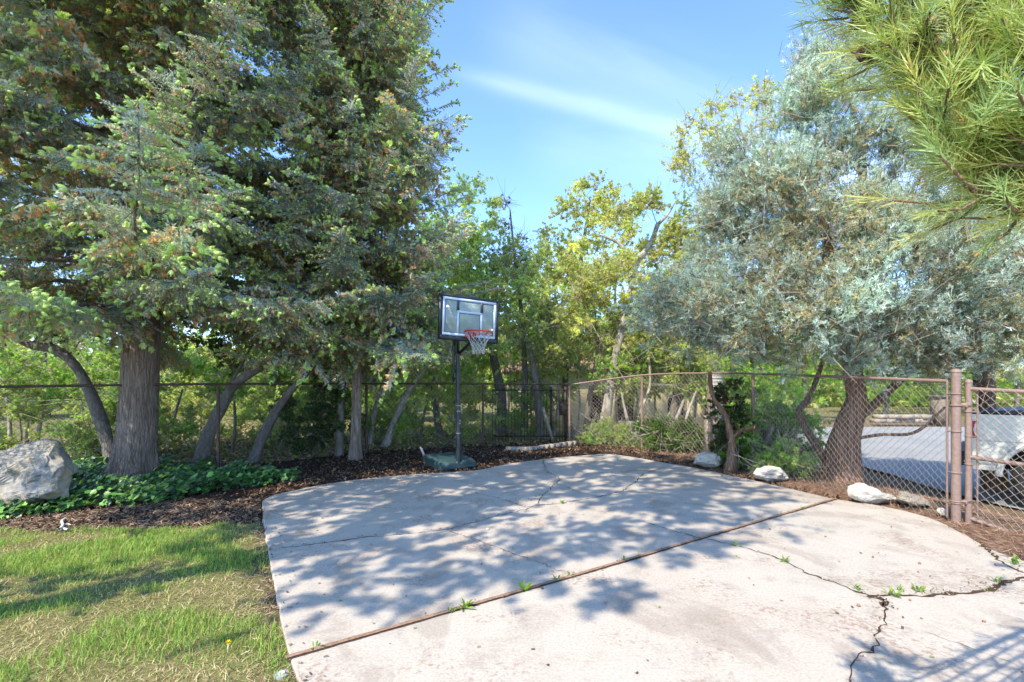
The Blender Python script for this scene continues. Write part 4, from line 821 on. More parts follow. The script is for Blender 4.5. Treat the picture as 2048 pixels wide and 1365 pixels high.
for k, (q, r, h, pal, lab) in enumerate(shr):
    c = P(*q); gz = float(ground_z(c[0], c[1])); b = np.array([c[0], c[1], gz])
    p = [b+np.array([0, 0, -.05]), b+np.array([.03, 0, h*.5]), b+np.array([-.02, 0, h])]
    tree('shrub', lab, 'shrub', p, .03, .012, [(b+np.array([.25*r*math.sin(k*2.3), 0, h*.8]), (r*.85, r*.7, h*.8)), (b+np.array([-.5*r*math.cos(k*1.7), .1, h*1.25]), (r*.5, r*.5, h*.6)), (b+np.array([.6*r*math.cos(k*1.3), -.1, h*.5]), (r*.55, r*.5, h*.45))], 80+k, pal, ncl=int((24+18*r)*(.62 if k < 10 else .8)), tw=11, per=5, size=.06, crad=.26, group=SHR, bare=3, rk=.006)
# trees further back, closing the view
BG = 'trees far behind the fences'
bgt = [((-150,640,19),2.2,2.6,OAKP,'yellow green tree far back at the left edge'), ((90,720,22),2.4,2.0,YELP,'pale yellow tree far back above the boulder'), ((250,780,26),2.6,1.8,OAKP,'distant green tree glimpsed left of the spruce trunk'), ((430,770,24),2.5,1.7,YELP,'distant yellow tree under the big spruce boughs'), ((560,760,20),2.0,1.7,OAKP,'distant green tree right of the arching trunk'), ((700,740,22),2.3,2.2,OAKP+GRNP,'distant tree framed between the two spruces'),
  ((820,680,19),1.9,2.6,OAKP+GRNP,'green tree rising behind the leaning pale trunk'), ((905,620,21),2.0,2.8,GRNP,'tall green tree far behind the backboard'), ((1010,640,20),2.0,2.0,OAKP,'tree far behind the seed pod tree'), ((1110,600,22),2.1,2.2,OAKP+YELP,'yellowish tree above the tiled roof, left of the whitish trunk'), ((1230,610,21),2.0,2.2,OAKP,'leafy tree above the tiled roof, right of the whitish trunk'), ((1370,600,20),2.0,2.3,OAKP+GRNP,'tree far behind the leaning saplings'),
  ((1500,680,19),2.2,2.2,GRNP,'shady tree far behind the stone post'), ((1600,690,24),2.8,2.3,OAKP+GRNP,'tree across the road left of the juniper trunk'), ((1770,720,30),3.2,2.6,GRNP,'round tree across the road right of the juniper trunk'), ((1890,700,33),3.0,3.0,OAKP,'tree behind the low stone wall across the road'), ((2030,690,28),3.0,2.6,GRNP+OAKP,'tree across the road above the parked truck')]
for k, (q, r, h, pal, lab) in enumerate(bgt):
    c = P(*q); gz = float(ground_z(c[0], c[1])); b = np.array([c[0], c[1], gz]); zc = c[2]
    tree('background_tree', lab, 'tree', [b-np.array([0, 0, .1]), b+np.array([.2, 0, (zc-gz)*.5]), np.array([c[0], c[1], max(zc, gz+1)]), np.array([c[0]+.1, c[1], max(zc, gz+1)+h*.7])], .14, .04,
      [(c, (r, r*.8, h)), (c+np.array([r*.5, .5, -h*.6]), (r*.8, r*.7, h*.55)), (c+np.array([-r*.5, .3, -h*.65]), (r*.8, r*.7, h*.55))], 110+k, pal, ncl=80, tw=9, per=4, size=.13, crad=.62, group=BG)
def woods():
    rng = np.random.default_rng(150); n = 30000; a = rng.uniform(-1.05, 1.05, n); D = rng.uniform(38, 62, n); x = np.tan(a)*D
    top = 4.2+2.0*fbm(np.stack([x*.16, D*.1, x*0], -1), 3, 8)+1.0*fbm(np.stack([x*.5, D*.3, x*0], -1), 2, 9)
    top = np.where((x > 12), top*1.25, top); z = -.4+top*rng.random(n)**.8; fol = Geo(); pos = np.stack([x, D, z], -1)
    b = fbm(pos*.25, 2, 3); col = pick(OAKP+GRNP+YELP, n, rng)*(.8+.35*b)[:, None]
    put(fol, CLU, pos, nrm(rng.normal(size=(n, 3))), rng.uniform(.4, .8, n), col, rng); tag(fol.build('distant_woods', 'oak_leaves'), 'mixed green woodland closing the view behind every fence', 'woods', kind='stuff')
woods()
# ------------------------------------------------------------------ more materials
paint('brown_paint', (.25,.17,.14), .55, 0, .4, .18, .3, 30)
paint('dark_brown_paint', (.085,.052,.042), .6, 0, .35, .3, .3, 30)
paint('black_iron', (.05,.038,.033), .5, .2, .4, .3, .2, 30)
paint('tan_wire', (.40,.33,.285), .5, .25, .5, .2, 0, 30)
paint('dark_wire', (.10,.075,.06), .6, .2, .4, .2, 0, 30)
paint('tie_metal', (.34,.26,.21), .5, .4, .5, .2, .2, 40)
paint('hoop_black', (.018,.026,.034), .42, 0, .5, .25, .1, 40)
paint('board_white', (.62,.70,.78), .35, 0, .5, .05, 0, 10)
paint('board_blue', (.03,.12,.36), .35, 0, .5, .1, 0, 10)
paint('board_dark', (.05,.06,.08), .4, 0, .5, .1, 0, 10)
paint('rim_red', (.55,.045,.02), .4, .1, .5, .15, 0, 20)
paint('net_white', (.52,.52,.50), .8, 0, .2, .1, 0, 20)
paint('base_teal', (.030,.062,.068), .5, 0, .45, .25, .2, 18)
paint('grey_plastic', (.33,.34,.35), .5, 0, .4, .2, 0, 20)
paint('weathered_wood', (.30,.25,.20), .9, 0, .15, .3, .5, 20)
paint('concrete_block', (.34,.29,.24), .95, 0, .15, .2, .7, 22)
paint('pale_panel', (.58,.58,.57), .8, 0, .2, .15, .3, 22)
paint('stucco_cream', (.52,.44,.26), .95, 0, .1, .12, .5, 10)
paint('stucco_white', (.62,.62,.60), .95, 0, .1, .1, .4, 10)
paint('dark_glass', (.012,.014,.017), .08, 0, .6, .1, 0, 3)
paint('asphalt_shingle', (.24,.22,.21), .9, 0, .2, .3, .6, 12)
paint('truck_paint', (.56,.56,.52), .28, .3, .55, .06, 0, 3)
paint('truck_black', (.018,.018,.02), .6, 0, .35, .2, .2, 20)
paint('tonneau', (.02,.03,.05), .55, 0, .5, .15, 0, 8)
paint('tail_red', (.42,.012,.02), .18, 0, .6, .1, 0, 8)
paint('rubber', (.022,.022,.023), .8, 0, .3, .3, .4, 60)
paint('steel', (.45,.46,.47), .3, .9, .5, .15, 0, 12)
paint('cut_wood', (.60,.25,.09), .8, 0, .2, .25, .3, 40)
paint('white_plastic', (.65,.62,.56), .5, 0, .4, .15, 0, 40)
paint('yellow_petal', (.80,.55,.02), .7, 0, .2, .15, 0, 60)
t = NT('board_clear'); v = t.coord(); n = t.noise(v, 3, 4, .6, 1)
p = t.pbr(t.ramp(n, [(.3, (.40,.47,.44)), (.7, (.55,.62,.59))]), .15, 0, None, .5); tb = t.n('ShaderNodeBsdfTransparent'); tb.inputs[0].default_value = (.80, .88, .86, 1); ms = t.n('ShaderNodeMixShader'); ms.inputs[0].default_value = .45
t.l(p.outputs[0], ms.inputs[1]); t.l(tb.outputs[0], ms.inputs[2]); t.l(ms.outputs[0], t.out.inputs[0]); M['board_clear'] = t.m
paint('pier_stone', (.20,.165,.13), .9, 0, .15, .3, .7, 8)
def rock_mat(name, a, b, c, dark, sc=3):
    t = NT(name); v = t.coord(); n = t.noise(v, sc, 6, .65, .8); n2 = t.noise(v, sc*7, 5, .7); n3 = t.noise(t.coord((1,1,2.2)), sc*1.3, 4, .6, 1.5)
    col = t.ramp(n, [(.3, a), (.5, b), (.7, c)])
    f = t.ramp(n3, [(.60, (0,0,0)), (.72, (1,1,1))]); col = t.mix(t.math('MULTIPLY', f, .75), col, dark)
    col = t.mix(.35, col, t.ramp(n2, [(.3, (.45,.45,.45)), (.65, (1,1,1))]), 'MULTIPLY')
    t.pbr(col, .9, 0, t.bump(t.math('ADD', n2, n), .7, .03), .25); M[name] = t.m
rock_mat('boulder_stone', (.22,.23,.25), (.37,.33,.28), (.48,.37,.25), (.08,.09,.05), 2.2)
rock_mat('white_stone', (.46,.42,.36), (.64,.59,.52), (.72,.68,.60), (.20,.16,.12), 6)
rock_mat('tan_stone', (.30,.25,.19), (.40,.34,.27), (.46,.41,.34), (.15,.12,.09), 5)
t = NT('roof_tile'); v = t.coord(); wv = t.n('ShaderNodeTexWave'); wv.inputs['Scale'].default_value = 3.2; wv.bands_direction = 'X'; t.l(v, wv.inputs['Vector'])
w2 = t.n('ShaderNodeTexWave'); w2.inputs['Scale'].default_value = 2.6; w2.bands_direction = 'Y'; w2.wave_profile = 'SAW'; t.l(v, w2.inputs['Vector']); n = t.noise(v, 6, 4)
c = t.mix(.5, t.ramp(n, [(.3, (.30,.17,.13)), (.7, (.50,.33,.27))]), t.ramp(wv.outputs['Fac'], [(0, (.2,.11,.08)), (.6, (.5,.33,.27))])); t.pbr(c, .85, 0, t.bump(t.math('ADD', wv.outputs['Fac'], w2.outputs['Fac']), .8, .05), .2); M['roof_tile'] = t.m

# ------------------------------------------------------------------ chain link
def chain(g, a, b, z0a, z1a, z0b, z1b, hw=.0475, hh=.05, r=.0026, col=(1,1,1), mi=0, seed=0, sag=.0):
    a = np.asarray(a, float); b = np.asarray(b, float); L = np.linalg.norm(b-a); d = (b-a)/L; nrmv = np.array([-d[1], d[0]]); n = int(L/hw); m = int(max(z1a-z0a, z1b-z0b)/hh)
    j = np.arange(n)[:, None]; k = np.arange(m+1)[None]; x = hw*(j+((k+j) % 2)); x = np.minimum(x, L); u = x/L
    zb = z0a+(z0b-z0a)*u; zt = z1a+(z1b-z1a)*u; z = zb+(zt-zb)*k/m
    off = .006*np.where((k+j) % 2 == 0, 1, -1)+.014*fbm(np.stack([x*1.2, z*1.2, x*0], -1), 2, 60+seed)
    p = np.stack([a[0]+d[0]*x+nrmv[0]*off, a[1]+d[1]*x+nrmv[1]*off, z], -1)
    V, Fq = segs(p[:, :-1].reshape(-1, 3), p[:, 1:].reshape(-1, 3), r, r, 3); g.add(V, Fq, col, mi)
def post(name, root, x, y, z0, z1, r, mat, cap=True):
    g = Geo(); n = 14; add_tube(g, [(x, y, z0), (x, y, z1)], r, n)
    if cap:
        g2 = [(x, y, z1), (x, y, z1+.012), (x, y, z1+.03), (x, y, z1+.042)]; add_tube(g, g2, [r*1.12, r*1.12, r*.8, .004], n)
    o = g.build(name, mat, root, smooth=True, colors=False); return o
def fence_run(name, label, pts, hts, posts, mats, wire_r, post_r=.027, seed=0, mat_post='dark_brown_paint', wire='dark_wire', zb=None, rail_r=.021, hw=.0475):
    root = empty(name, (pts[0][0], pts[0][1], 0), label, 'fence'); g = Geo()
    for k in range(len(pts)-1):
        za = zb[k] if zb else float(ground_z(*pts[k]))+.02; zc = zb[k+1] if zb else float(ground_z(*pts[k+1]))+.02
        chain(g, pts[k], pts[k+1], za, hts[k], zc, hts[k+1], hw=hw, r=wire_r, seed=seed+k)
    g.build('chain_link_mesh', wire, root, colors=False)
    g = Geo(); add_tube(g, smooth_path([(p[0], p[1], h+.012) for p, h in zip(pts, hts)], 8*len(pts)), rail_r, 10); g.build('top_rail', mats, root, smooth=True, colors=False)
    for k in posts:
        gz = float(ground_z(*pts[k])); post('post', root, pts[k][0], pts[k][1], gz-.2, hts[k]-.015, post_r, mat_post, False)
    return root
LF = [np.array(G(-300,1010)[:2]), np.array(G(-60,985)[:2]), np.array(G(180,962)[:2]), np.array(G(436,941)[:2]), np.array(G(733,907)[:2]), np.array(G(966,895)[:2]), np.array(G(1139,888)[:2])]
LH = [CAMZ-(y-770)/F*p[1] for y, p in zip((782,777,773,770,769,769,770), LF)]
fence_run('chain_link_fence', 'long dark chain link fence running behind the spruce trunk and the hoop', LF, LH, [1, 3, 4, 5], 'dark_brown_paint', .0022, seed=1)
RF = [np.array(G(1139,888)[:2]), np.array(P(1284,0,11.6)[:2]), np.array(P(1419,0,10.1)[:2]), np.array(P(1506,0,8.75)[:2]), np.array(P(1896,0,5.47)[:2])]
RH = [CAMZ-(y-770)/F*p[1] for y, p in zip((771,752,748,749,765), RF)]
fr = fence_run('chain_link_fence', 'brown railed chain link fence between the corner and the thick gate post', RF, RH, [0, 1, 2, 3], 'brown_paint', .0025, seed=7, mat_post='brown_paint', wire='tan_wire', post_r=.03)
GP = P(1912, 0, 5.40)
post('gate_post', fr, GP[0], GP[1], -.25, CAMZ+25/F*5.4, .044, 'brown_paint')
g = Geo(); add_tube(g, [(RF[-1][0]-.01, RF[-1][1], .0), (RF[-1][0]-.01, RF[-1][1], RH[-1]+.03)], .011, 8); g.build('tension_bar', 'brown_paint', fr, colors=False)
for z in (.18, .52, .98, 1.40):
    g = Geo(); add_tube(g, [(RF[-1][0]-.015, RF[-1][1]-.01, z), (GP[0], GP[1]-.047, z)], .008, 6)
    a = np.linspace(0, 2*PI, 17); add_tube(g, np.c_[GP[0]+.047*np.cos(a), GP[1]+.047*np.sin(a), np.full(17, z)], .008, 6); g.build('tie_band', 'brown_paint', fr, colors=False)
# gate
H0 = P(1937, 0, 5.36); H1 = P(2048, 0, 4.97); gd = nrm((H1-H0)[:2]); gl = 1.25; H2 = H0[:2]+gd*gl
gate = empty('chain_link_gate', (H0[0], H0[1], 0), 'brown chain link gate hinged on the thick post, hiding the truck', 'gate')
post('hinge_stile', gate, H0[0], H0[1], -.06, CAMZ-(770-774)/F*5.36-.0, .031, 'brown_paint', True)
post('latch_stile', gate, H2[0], H2[1], -.12, CAMZ-.05, .031, 'brown_paint', True)
zt0, zt1 = CAMZ-8/F*5.36, CAMZ-14/F*4.97; zt2 = zt0+(zt1-zt0)*gl/np.linalg.norm((H1-H0)[:2])
zm0, zm1 = CAMZ-144/F*5.36, CAMZ-160/F*4.97; zm2 = zm0+(zm1-zm0)*gl/np.linalg.norm((H1-H0)[:2])
zb0, zb1 = CAMZ-266/F*5.36, CAMZ-305/F*4.97; zb2 = zb0+(zb1-zb0)*gl/np.linalg.norm((H1-H0)[:2])
for nm, a, b in (('top_rail', zt0, zt2), ('middle_rail', zm0, zm2), ('bottom_rail', zb0, zb2)):
    g = Geo(); add_tube(g, [(H0[0], H0[1], a), (H2[0], H2[1], b)], .023, 10)
    if nm == 'bottom_rail':
        for q in np.arange(.06, gl, .085):
            c = np.array([*(H0[:2]+gd*q), zb0+(zb2-zb0)*q/gl]); aa = np.linspace(0, 2*PI, 13); add_tube(g, c+np.c_[gd[0]*.02*np.sin(aa)*0, gd[1]*0*aa, np.cos(aa)*.03]+np.outer(np.sin(aa)*.03, [-gd[1], gd[0], 0])+np.outer(np.linspace(-.03, .03, 13), [gd[0], gd[1], 0]), .004, 5)
    g.build(nm, 'brown_paint', gate, smooth=True, colors=False)
g = Geo(); chain(g, H0[:2]+gd*.06+np.array([-gd[1], gd[0]])*-.03, H2+np.array([-gd[1], gd[0]])*-.03, zb0, zt0, zb2, zt2, hw=.045, hh=.048, r=.0027, seed=30); g.build('chain_link_mesh', 'tan_wire', gate, colors=False)
g = Geo(); add_tube(g, [(H0[0]+.05, H0[1]-.05, zb0+.02), (H0[0]+.05, H0[1]-.05, zt0)], .009, 6); g.build('tension_bar', 'brown_paint', gate, colors=False)
for z in (.22, .62, .93, 1.2):
    g = Geo(); a = np.linspace(0, 2*PI, 17); add_tube(g, np.c_[H0[0]+.034*np.cos(a), H0[1]+.034*np.sin(a), np.full(17, z)], .006, 6); add_tube(g, [(H0[0]+.02, H0[1]-.03, z), (H0[0]+.07, H0[1]-.05, z)], .007, 6); g.build('tie_band', 'brown_paint', gate, colors=False)
for z, w in ((1.27, .03), (.20, .018)):
    g = Geo(); beam(g, (GP[0]+.02, GP[1]-.03, z), (H0[0], H0[1]-.03, z+.01), .012, w*1.6); a = np.linspace(0, 2*PI, 17); add_tube(g, np.c_[GP[0]+.048*np.cos(a), GP[1]+.048*np.sin(a), np.full(17, z)], .009, 6)
    add_tube(g, [(GP[0]+.07, GP[1]-.05, z-.02), (GP[0]+.07, GP[1]-.05, z+.05)], .012, 8); g.build('hinge', 'brown_paint', gate, colors=False)

# black iron pickets behind the corner
ip = empty('iron_fence', (P(985,0,12.5)[0], 12.5, 0), 'black iron picket panel standing behind the back corner of the fence', 'fence')
x0, x1 = P(985,0,12.55)[0], P(1138,0,12.6)[0]
for x in np.linspace(x0, x1, 25):
    g = Geo(); box(g, (x, 12.58, .70), (.013, .013, 1.42)); g.build('picket', 'black_iron', ip, colors=False)
for z in (.16, 1.36):
    g = Geo(); box(g, ((x0+x1)/2, 12.602, z), (x1-x0, .02, .035)); g.build('rail', 'black_iron', ip, colors=False)
for px in (1102, 1131):
    g = Geo(); box(g, (P(px,0,12.62)[0], 12.64, .70), (.065, .06, 1.5)); g.build('post', 'black_iron', ip, colors=False)
g = Geo(); c = P(1126,818,12.5); box(g, c, (.20, .06, .34)); add_tube(g, [c+np.array([0, -.03, .17]), c+np.array([0, -.05, .22])], .05, 8); g.build('lock_box', 'black_iron', ip, colors=False)
g = Geo(); beam(g, P(1086,815,12.46), np.r_[P(1108,892,12.35)[:2], -.02], .07, .07); tag(g.build('wooden_prop', 'weathered_wood', colors=False), 'weathered wooden prop leaning against the black iron pickets', 'prop')
g = Geo(); E = smooth_path([G(1012,903), G(1060,903), G(1105,897), G(1152,890)], 14)
for k in range(13): beam(g, E[k]+np.array([0, 0, .03]), E[k+1]+np.array([0, 0, .03]), .09, .15)
tag(g.build('concrete_edging', 'concrete_block', colors=False), 'low curved concrete edging below the iron pickets', 'edging')

# stone post and pruned stump on the right
sp_ = P(1421, 935, 10.35); sr = empty('stone_post', (sp_[0], sp_[1], 0), 'tan stone post with a pale ribbed upper panel behind the right fence', 'post')
g = Geo(); box(g, (sp_[0], sp_[1], .33), (.20, .22, .92)); box(g, (sp_[0], sp_[1], .81), (.23, .25, .05)); g.build('block', 'concrete_block', sr, colors=False)
g = Geo()
for k in range(26): box(g, (sp_[0]+.13, sp_[1]+.06, .80+k*.037), (.26, .10 if k % 2 else .085, .034 if k % 2 else .037))
g.build('ribbed_panel', 'pale_panel', sr, colors=False)
st = empty('tree_stump', G(1463,935), 'pruned dark stump with two sawn off limbs and ivy in front of the stone post', 'stump'); g = Geo()
b = P(1463,938,8.6); b[2] = -.06
nd, nr = trunk_tube(g, [b, P(1462,890,8.6), P(1458,855,8.6)], .085, .06, 12, 14, .4, 5, rough=.12)
trunk_tube(g, [P(1460,868,8.6), P(1448,828,8.55), P(1428,800,8.5), P(1421,770,8.5), P(1420,745,8.5)], .05, .03, 10, 14, 0, 6, rough=.1); trunk_tube(g, [P(1462,880,8.6), P(1480,862,8.5), P(1500,856,8.35), P(1508,855,8.28)], .04, .034, 10, 10, 0, 7, rough=.1)
g.build('trunk', 'juniper_bark', st, smooth=True, colors=False)
c = P(1509,855,8.26); g = Geo(); V, Fq = tube([c+np.array([-.008, .004, 0]), c+np.array([.004, -.004, 0])], [.034, .033], 12); g.add(V, Fq); g.add(V[-12:], np.arange(12)[None]); g.build('sawn_end', 'cut_wood', st, colors=False)
c = P(1545,855,8.9); g = Geo(); trunk_tube(g, [P(1532,885,9.0), P(1540,868,8.9), c], .035, .028, 8, 8, 0, 8); V, Fq = tube([c, c+np.array([.012, -.01, .004])], [.032, .03], 10); o1 = g.build('cut_branch', 'pale_bark', colors=False); g = Geo(); g.add(V, Fq); g.add(V[-10:], np.arange(10)[None]); g.build('sawn_end', 'cut_wood', o1, colors=False); tag(o1, 'short pale branch with a fresh orange sawn end behind the fence', 'branch')
rng = np.random.default_rng(77); fol = Geo(); cl = np.array([P(1440+rng.uniform(-20, 50), y, 8.7) for y in np.linspace(770, 905, 26)]); leaves(fol, cl, np.full(len(cl), .16), rng, [(.03,.08,.02),(.05,.12,.03),(.16,.07,.04)], 9, 4, .05); fol.build('ivy_growth', ['shrub_leaves', 'twig_wood'], st)

# ------------------------------------------------------------------ rocks
def rock(name, label, cat, poly, D, depth, mat, seed, extra=(), sub=3, amp=.03, tilt=0, zoff=0):
    rng = np.random.default_rng(seed); pts = []
    cx = np.mean([p[0] for p in poly]); cy_ = np.mean([p[1] for p in poly])
    for px, py in poly:
        pts.append(P(px, py, D+rng.uniform(.0, .12)*depth))
        pts.append(P(cx+(px-cx)*.97, cy_+(py-cy_)*.95, D+depth*rng.uniform(.7, 1)))
        pts.append(P(cx+(px-cx)*.72, cy_+(py-cy_)*.68, D-depth*rng.uniform(.08, .22)))
    for e in extra: pts.append(P(*e))
    pts = np.array(pts); pts[:, 2] = np.maximum(pts[:, 2], -.12)
    bm = bmesh.new()
    for p in pts: bm.verts.new(p)
    r = bmesh.ops.convex_hull(bm, input=bm.verts); bmesh.ops.delete(bm, geom=[v for v in bm.verts if not v.link_faces], context='VERTS')
    bmesh.ops.triangulate(bm, faces=bm.faces[:])
    for _ in range(min(sub, 4)): bmesh.ops.subdivide_edges(bm, edges=bm.edges[:], cuts=1, use_grid_fill=True)
    for _ in range(2): bmesh.ops.smooth_vert(bm, verts=bm.verts, factor=.35, use_axis_x=True, use_axis_y=True, use_axis_z=True)
    bm.normal_update(); co_ = np.array([v.co for v in bm.verts]); nn = np.array([v.normal for v in bm.verts]); S = np.ptp(co_, axis=0).max()
    h = fbm(co_*3.2/S, 3, seed)*1.0+.6*fbm(co_*9/S, 3, seed+5)-.7*np.abs(fbm(co_*np.array([4, 4, 9])/S, 3, seed+9))+.7*np.round(2*fbm(co_*4.5/S+3, 2, seed+13))/2; co_ = co_+nn*(h*amp*S)[:, None]
    for v, c in zip(bm.verts, co_): v.co = c
    me = bpy.data.meshes.new(name); bm.to_mesh(me); bm.free(); o = bpy.data.objects.new(name, me); COL.objects.link(o); me.materials.append(M[mat]); tag(o, label, cat)
    return o
rock('boulder', 'big grey and tan lichened boulder in the ivy at the left edge', 'boulder', [(-60,1010),(-70,950),(-30,915),(40,893),(90,886),(112,888),(122,912),(145,940),(138,965),(128,975),(132,992),(90,1005),(40,1022),(-20,1030)], 5.85, .75, 'boulder_stone', 3, sub=5, amp=.032)
rock('rock', 'rounded white rock nearest the stone post', 'rock', [(1387,928),(1390,913),(1405,905),(1425,902),(1438,906),(1442,920),(1438,934),(1410,935)], 8.85, .4, 'white_stone', 4)
rock('rock', 'low white rock with dark cracks, second along the right fence', 'rock', [(1506,948),(1512,938),(1535,934),(1560,934),(1572,948),(1577,958),(1560,963),(1530,962),(1512,956)], 7.6, .42, 'white_stone', 6)
rock('rock', 'long bright white rock sloping down to the right beside the gate fence', 'rock', [(1698,990),(1699,975),(1712,968),(1730,972),(1758,984),(1785,992),(1800,1000),(1790,1005),(1758,1004),(1752,1009),(1730,1005),(1708,998)], 6.15, .34, 'white_stone', 9, amp=.022)
rock('rock', 'fist sized white rock at the foot of the gate post', 'rock', [(1872,1024),(1874,1016),(1885,1015),(1893,1022),(1896,1034),(1885,1034)], 5.58, .10, 'white_stone', 12, sub=2)
rock('rock', 'flat tan rock lying under the chain link mesh', 'rock', [(1790,1000),(1800,985),(1830,990),(1858,1004),(1866,1016),(1830,1014)], 6.0, .5, 'tan_stone', 14)

# ------------------------------------------------------------------ basketball hoop
PB = np.array([-.975, 8.8]); nb = np.array([math.sin(math.radians(29)), -math.cos(math.radians(29))]); wb = np.array([math.cos(math.radians(29)), math.sin(math.radians(29))])
N3 = np.r_[nb, 0.]; W3 = np.r_[wb, 0.]; U3 = np.array([0, 0, 1.])
roll = math.radians(-2.2); W3r = W3*math.cos(roll)+U3*math.sin(roll); U3r = U3*math.cos(roll)-W3*math.sin(roll)
hoop = empty('basketball_hoop', (PB[0], PB[1], -.03), 'portable basketball hoop with a clear backboard and black pole at the pad edge', 'basketball hoop')
g = Geo(); lean = np.array([-.012, 0, 0]); add_tube(g, [np.r_[PB, .0], np.r_[PB, 1.05]], .046, 14); add_tube(g, [np.r_[PB, 1.0], np.r_[PB, 2.62]+lean*2], .040, 14, cap=True); g.build('pole', 'hoop_black', hoop, smooth=True, colors=False)
for z in (1.02, 1.12, .62):
    g = Geo(); a = np.linspace(0, 2*PI, 21); add_tube(g, np.c_[PB[0]+.045*np.cos(a), PB[1]+.045*np.sin(a), np.full(21, z)], .007 if z > 1 else .0045, 5); g.build('pole_ring', 'grey_plastic', hoop, colors=False)
for z in (.80, .85):
    g = Geo(); box(g, np.r_[PB+nb*.046+wb*.012, z], (.014, .01, .02)); g.build('sticker', 'white_plastic', hoop, colors=False)
BC = np.r_[PB+nb*.50+wb*.0, 2.665]; bw, bh = 1.06, .69
def onboard(u, v, d=0): return BC+W3r*u+U3r*v+N3*d
Rb = np.stack([W3r, N3, U3r], 1)
g = Geo()
for u0, u1, v0, v1 in ((-bw/2, bw/2, bh/2-.035, bh/2+.012), (-bw/2, bw/2, -bh/2-.075, -bh/2+.004), (bw/2-.03, bw/2+.028, -bh/2-.07, bh/2+.01), (-bw/2-.028, -bw/2+.03, -bh/2-.07, bh/2+.01)):
    box(g, onboard((u0+u1)/2, (v0+v1)/2, -.012 if u1-u0 > .5 else -.0145), (u1-u0, .045, v1-v0), Rb)
g.build('board_frame', 'hoop_black', hoop, colors=False)
g = Geo(); box(g, onboard(0, -.005, .0), (bw-.06, .012, bh-.04), Rb); board = g.build('backboard', 'board_clear', hoop, colors=False)
def frame_lines(nm, mat, u0, u1, v0, v1, w, d, t=.004):
    g = Geo()
    for a, b, c, e in ((u0, u1, v1-w, v1), (u0, u1, v0, v0+w), (u0, u0+w, v0+w, v1-w), (u1-w, u1, v0+w, v1-w)): box(g, onboard((a+b)/2, (c+e)/2, d), (b-a, t, e-c), Rb)
    return g.build(nm, mat, board, colors=False)
ob = bw/2-.032
frame_lines('border_line', 'board_white', -ob, ob, -bh/2+.008, bh/2-.038, .038, .0085)
frame_lines('blue_line', 'board_blue', -ob+.036, ob-.036, -bh/2+.044, bh/2-.074, .014, .0075)
frame_lines('target_square', 'board_white', -.235, .235, -bh/2+.012, .095, .034, .0125)
frame_lines('blue_line', 'board_blue', -.203, .203, -bh/2+.044, .063, .012, .0105)
g = Geo()
for u in (-.225, .225): g = Geo(); box(g, onboard(u, .20, .008), (.05, .004, .22), Rb); g.build('dark_stripe', 'board_dark', board, colors=False)
# oval emblem low on the right of the board
g = Geo(); a = np.linspace(0, 2*PI, 29); ec = (.385, -.235)
add_tube(g, np.array([onboard(ec[0]+.058*math.cos(q), ec[1]+.031*math.sin(q), .009) for q in a]), .0035, 5)
for k, (u, w, h_) in enumerate(((-.036, .009, .024), (-.021, .007, .030), (-.006, .012, .028), (.010, .007, .030), (.024, .010, .026), (.038, .007, .022))): box(g, onboard(ec[0]+u, ec[1], .0085), (w, .004, h_), Rb)
box(g, onboard(ec[0], ec[1]+.018, .0083), (.07, .003, .004), Rb); box(g, onboard(ec[0], ec[1]-.018, .0083), (.07, .003, .004), Rb); g.build('emblem', 'board_dark', board, colors=False)
g = Geo()                                # the Y shaped arms behind the board
for u in (-.20, .20):
    beam(g, np.r_[PB, 2.33], onboard(u, .05, -.05), .035, .045); beam(g, np.r_[PB, 2.05]-N3*.02, onboard(u, -.28, -.05), .03, .04)
g.build('support_arm', 'hoop_black', hoop, colors=False)
g = Geo(); q0 = np.r_[PB-nb*.06-wb*.07, 2.35]; add_tube(g, [q0, q0+np.array([0, 0, -.45]), q0+np.array([.01, 0, -.62])], .022, 8); add_tube(g, [q0+np.array([0, 0, -.55]), q0+np.array([-.02, 0, -.68]), q0+np.array([.0, 0, -.80]), q0+np.array([.03, 0, -.72])], .02, 8); g.build('adjusting_handle', 'hoop_black', hoop, smooth=True, colors=False)
RC = onboard(0, -bh/2+.055, .38); rr = .228
rim_root = Geo(); a = np.linspace(0, 2*PI, 41); ring = np.array([RC+W3r*rr*math.cos(q)+N3*rr*math.sin(q) for q in a]); add_tube(rim_root, ring, .0125, 8)
box(rim_root, onboard(0, -bh/2+.035, .03), (.16, .05, .11), Rb); beam(rim_root, onboard(-.06, -bh/2+.04, .05), onboard(-.10, -bh/2+.05, .20), .02, .03); beam(rim_root, onboard(.06, -bh/2+.04, .05), onboard(.10, -bh/2+.05, .20), .02, .03)
box(rim_root, onboard(0, -bh/2+.02, .105), (.13, .11, .008), Rb)
rim = rim_root.build('rim', 'rim_red', hoop, smooth=False, colors=False)
g = Geo(); NN = 12; lv = [(0, 0, 1), (.10, 0, .78), (.15, .5, .64), (.20, 0, .55), (.245, .5, .48), (.29, 0, .44), (.33, .5, .43)]
ringp = lambda k, l: RC+W3r*rr*lv[l][2]*math.cos((k+lv[l][1])*2*PI/NN)+N3*rr*lv[l][2]*math.sin((k+lv[l][1])*2*PI/NN)-U3*lv[l][0]
for l in range(len(lv)-1):
    for k in range(NN):
        p = ringp(k, l)
        for dk in ((0, -1) if lv[l][1] == 0 else (0, 1)):
            if l == 0: dk = 0 if dk == 0 else 0
            V, Fq = segs(p[None], ringp(k+dk, l+1)[None], .0036, .0036, 5); g.add(V, Fq)
        if l == 0:
            for dd in (-.30, .30):
                q = RC+W3r*rr*math.cos((k+dd)*2*PI/NN)+N3*rr*math.sin((k+dd)*2*PI/NN); V, Fq = segs(q[None], ringp(k, 1)[None], .0036, .0036, 5); g.add(V, Fq)
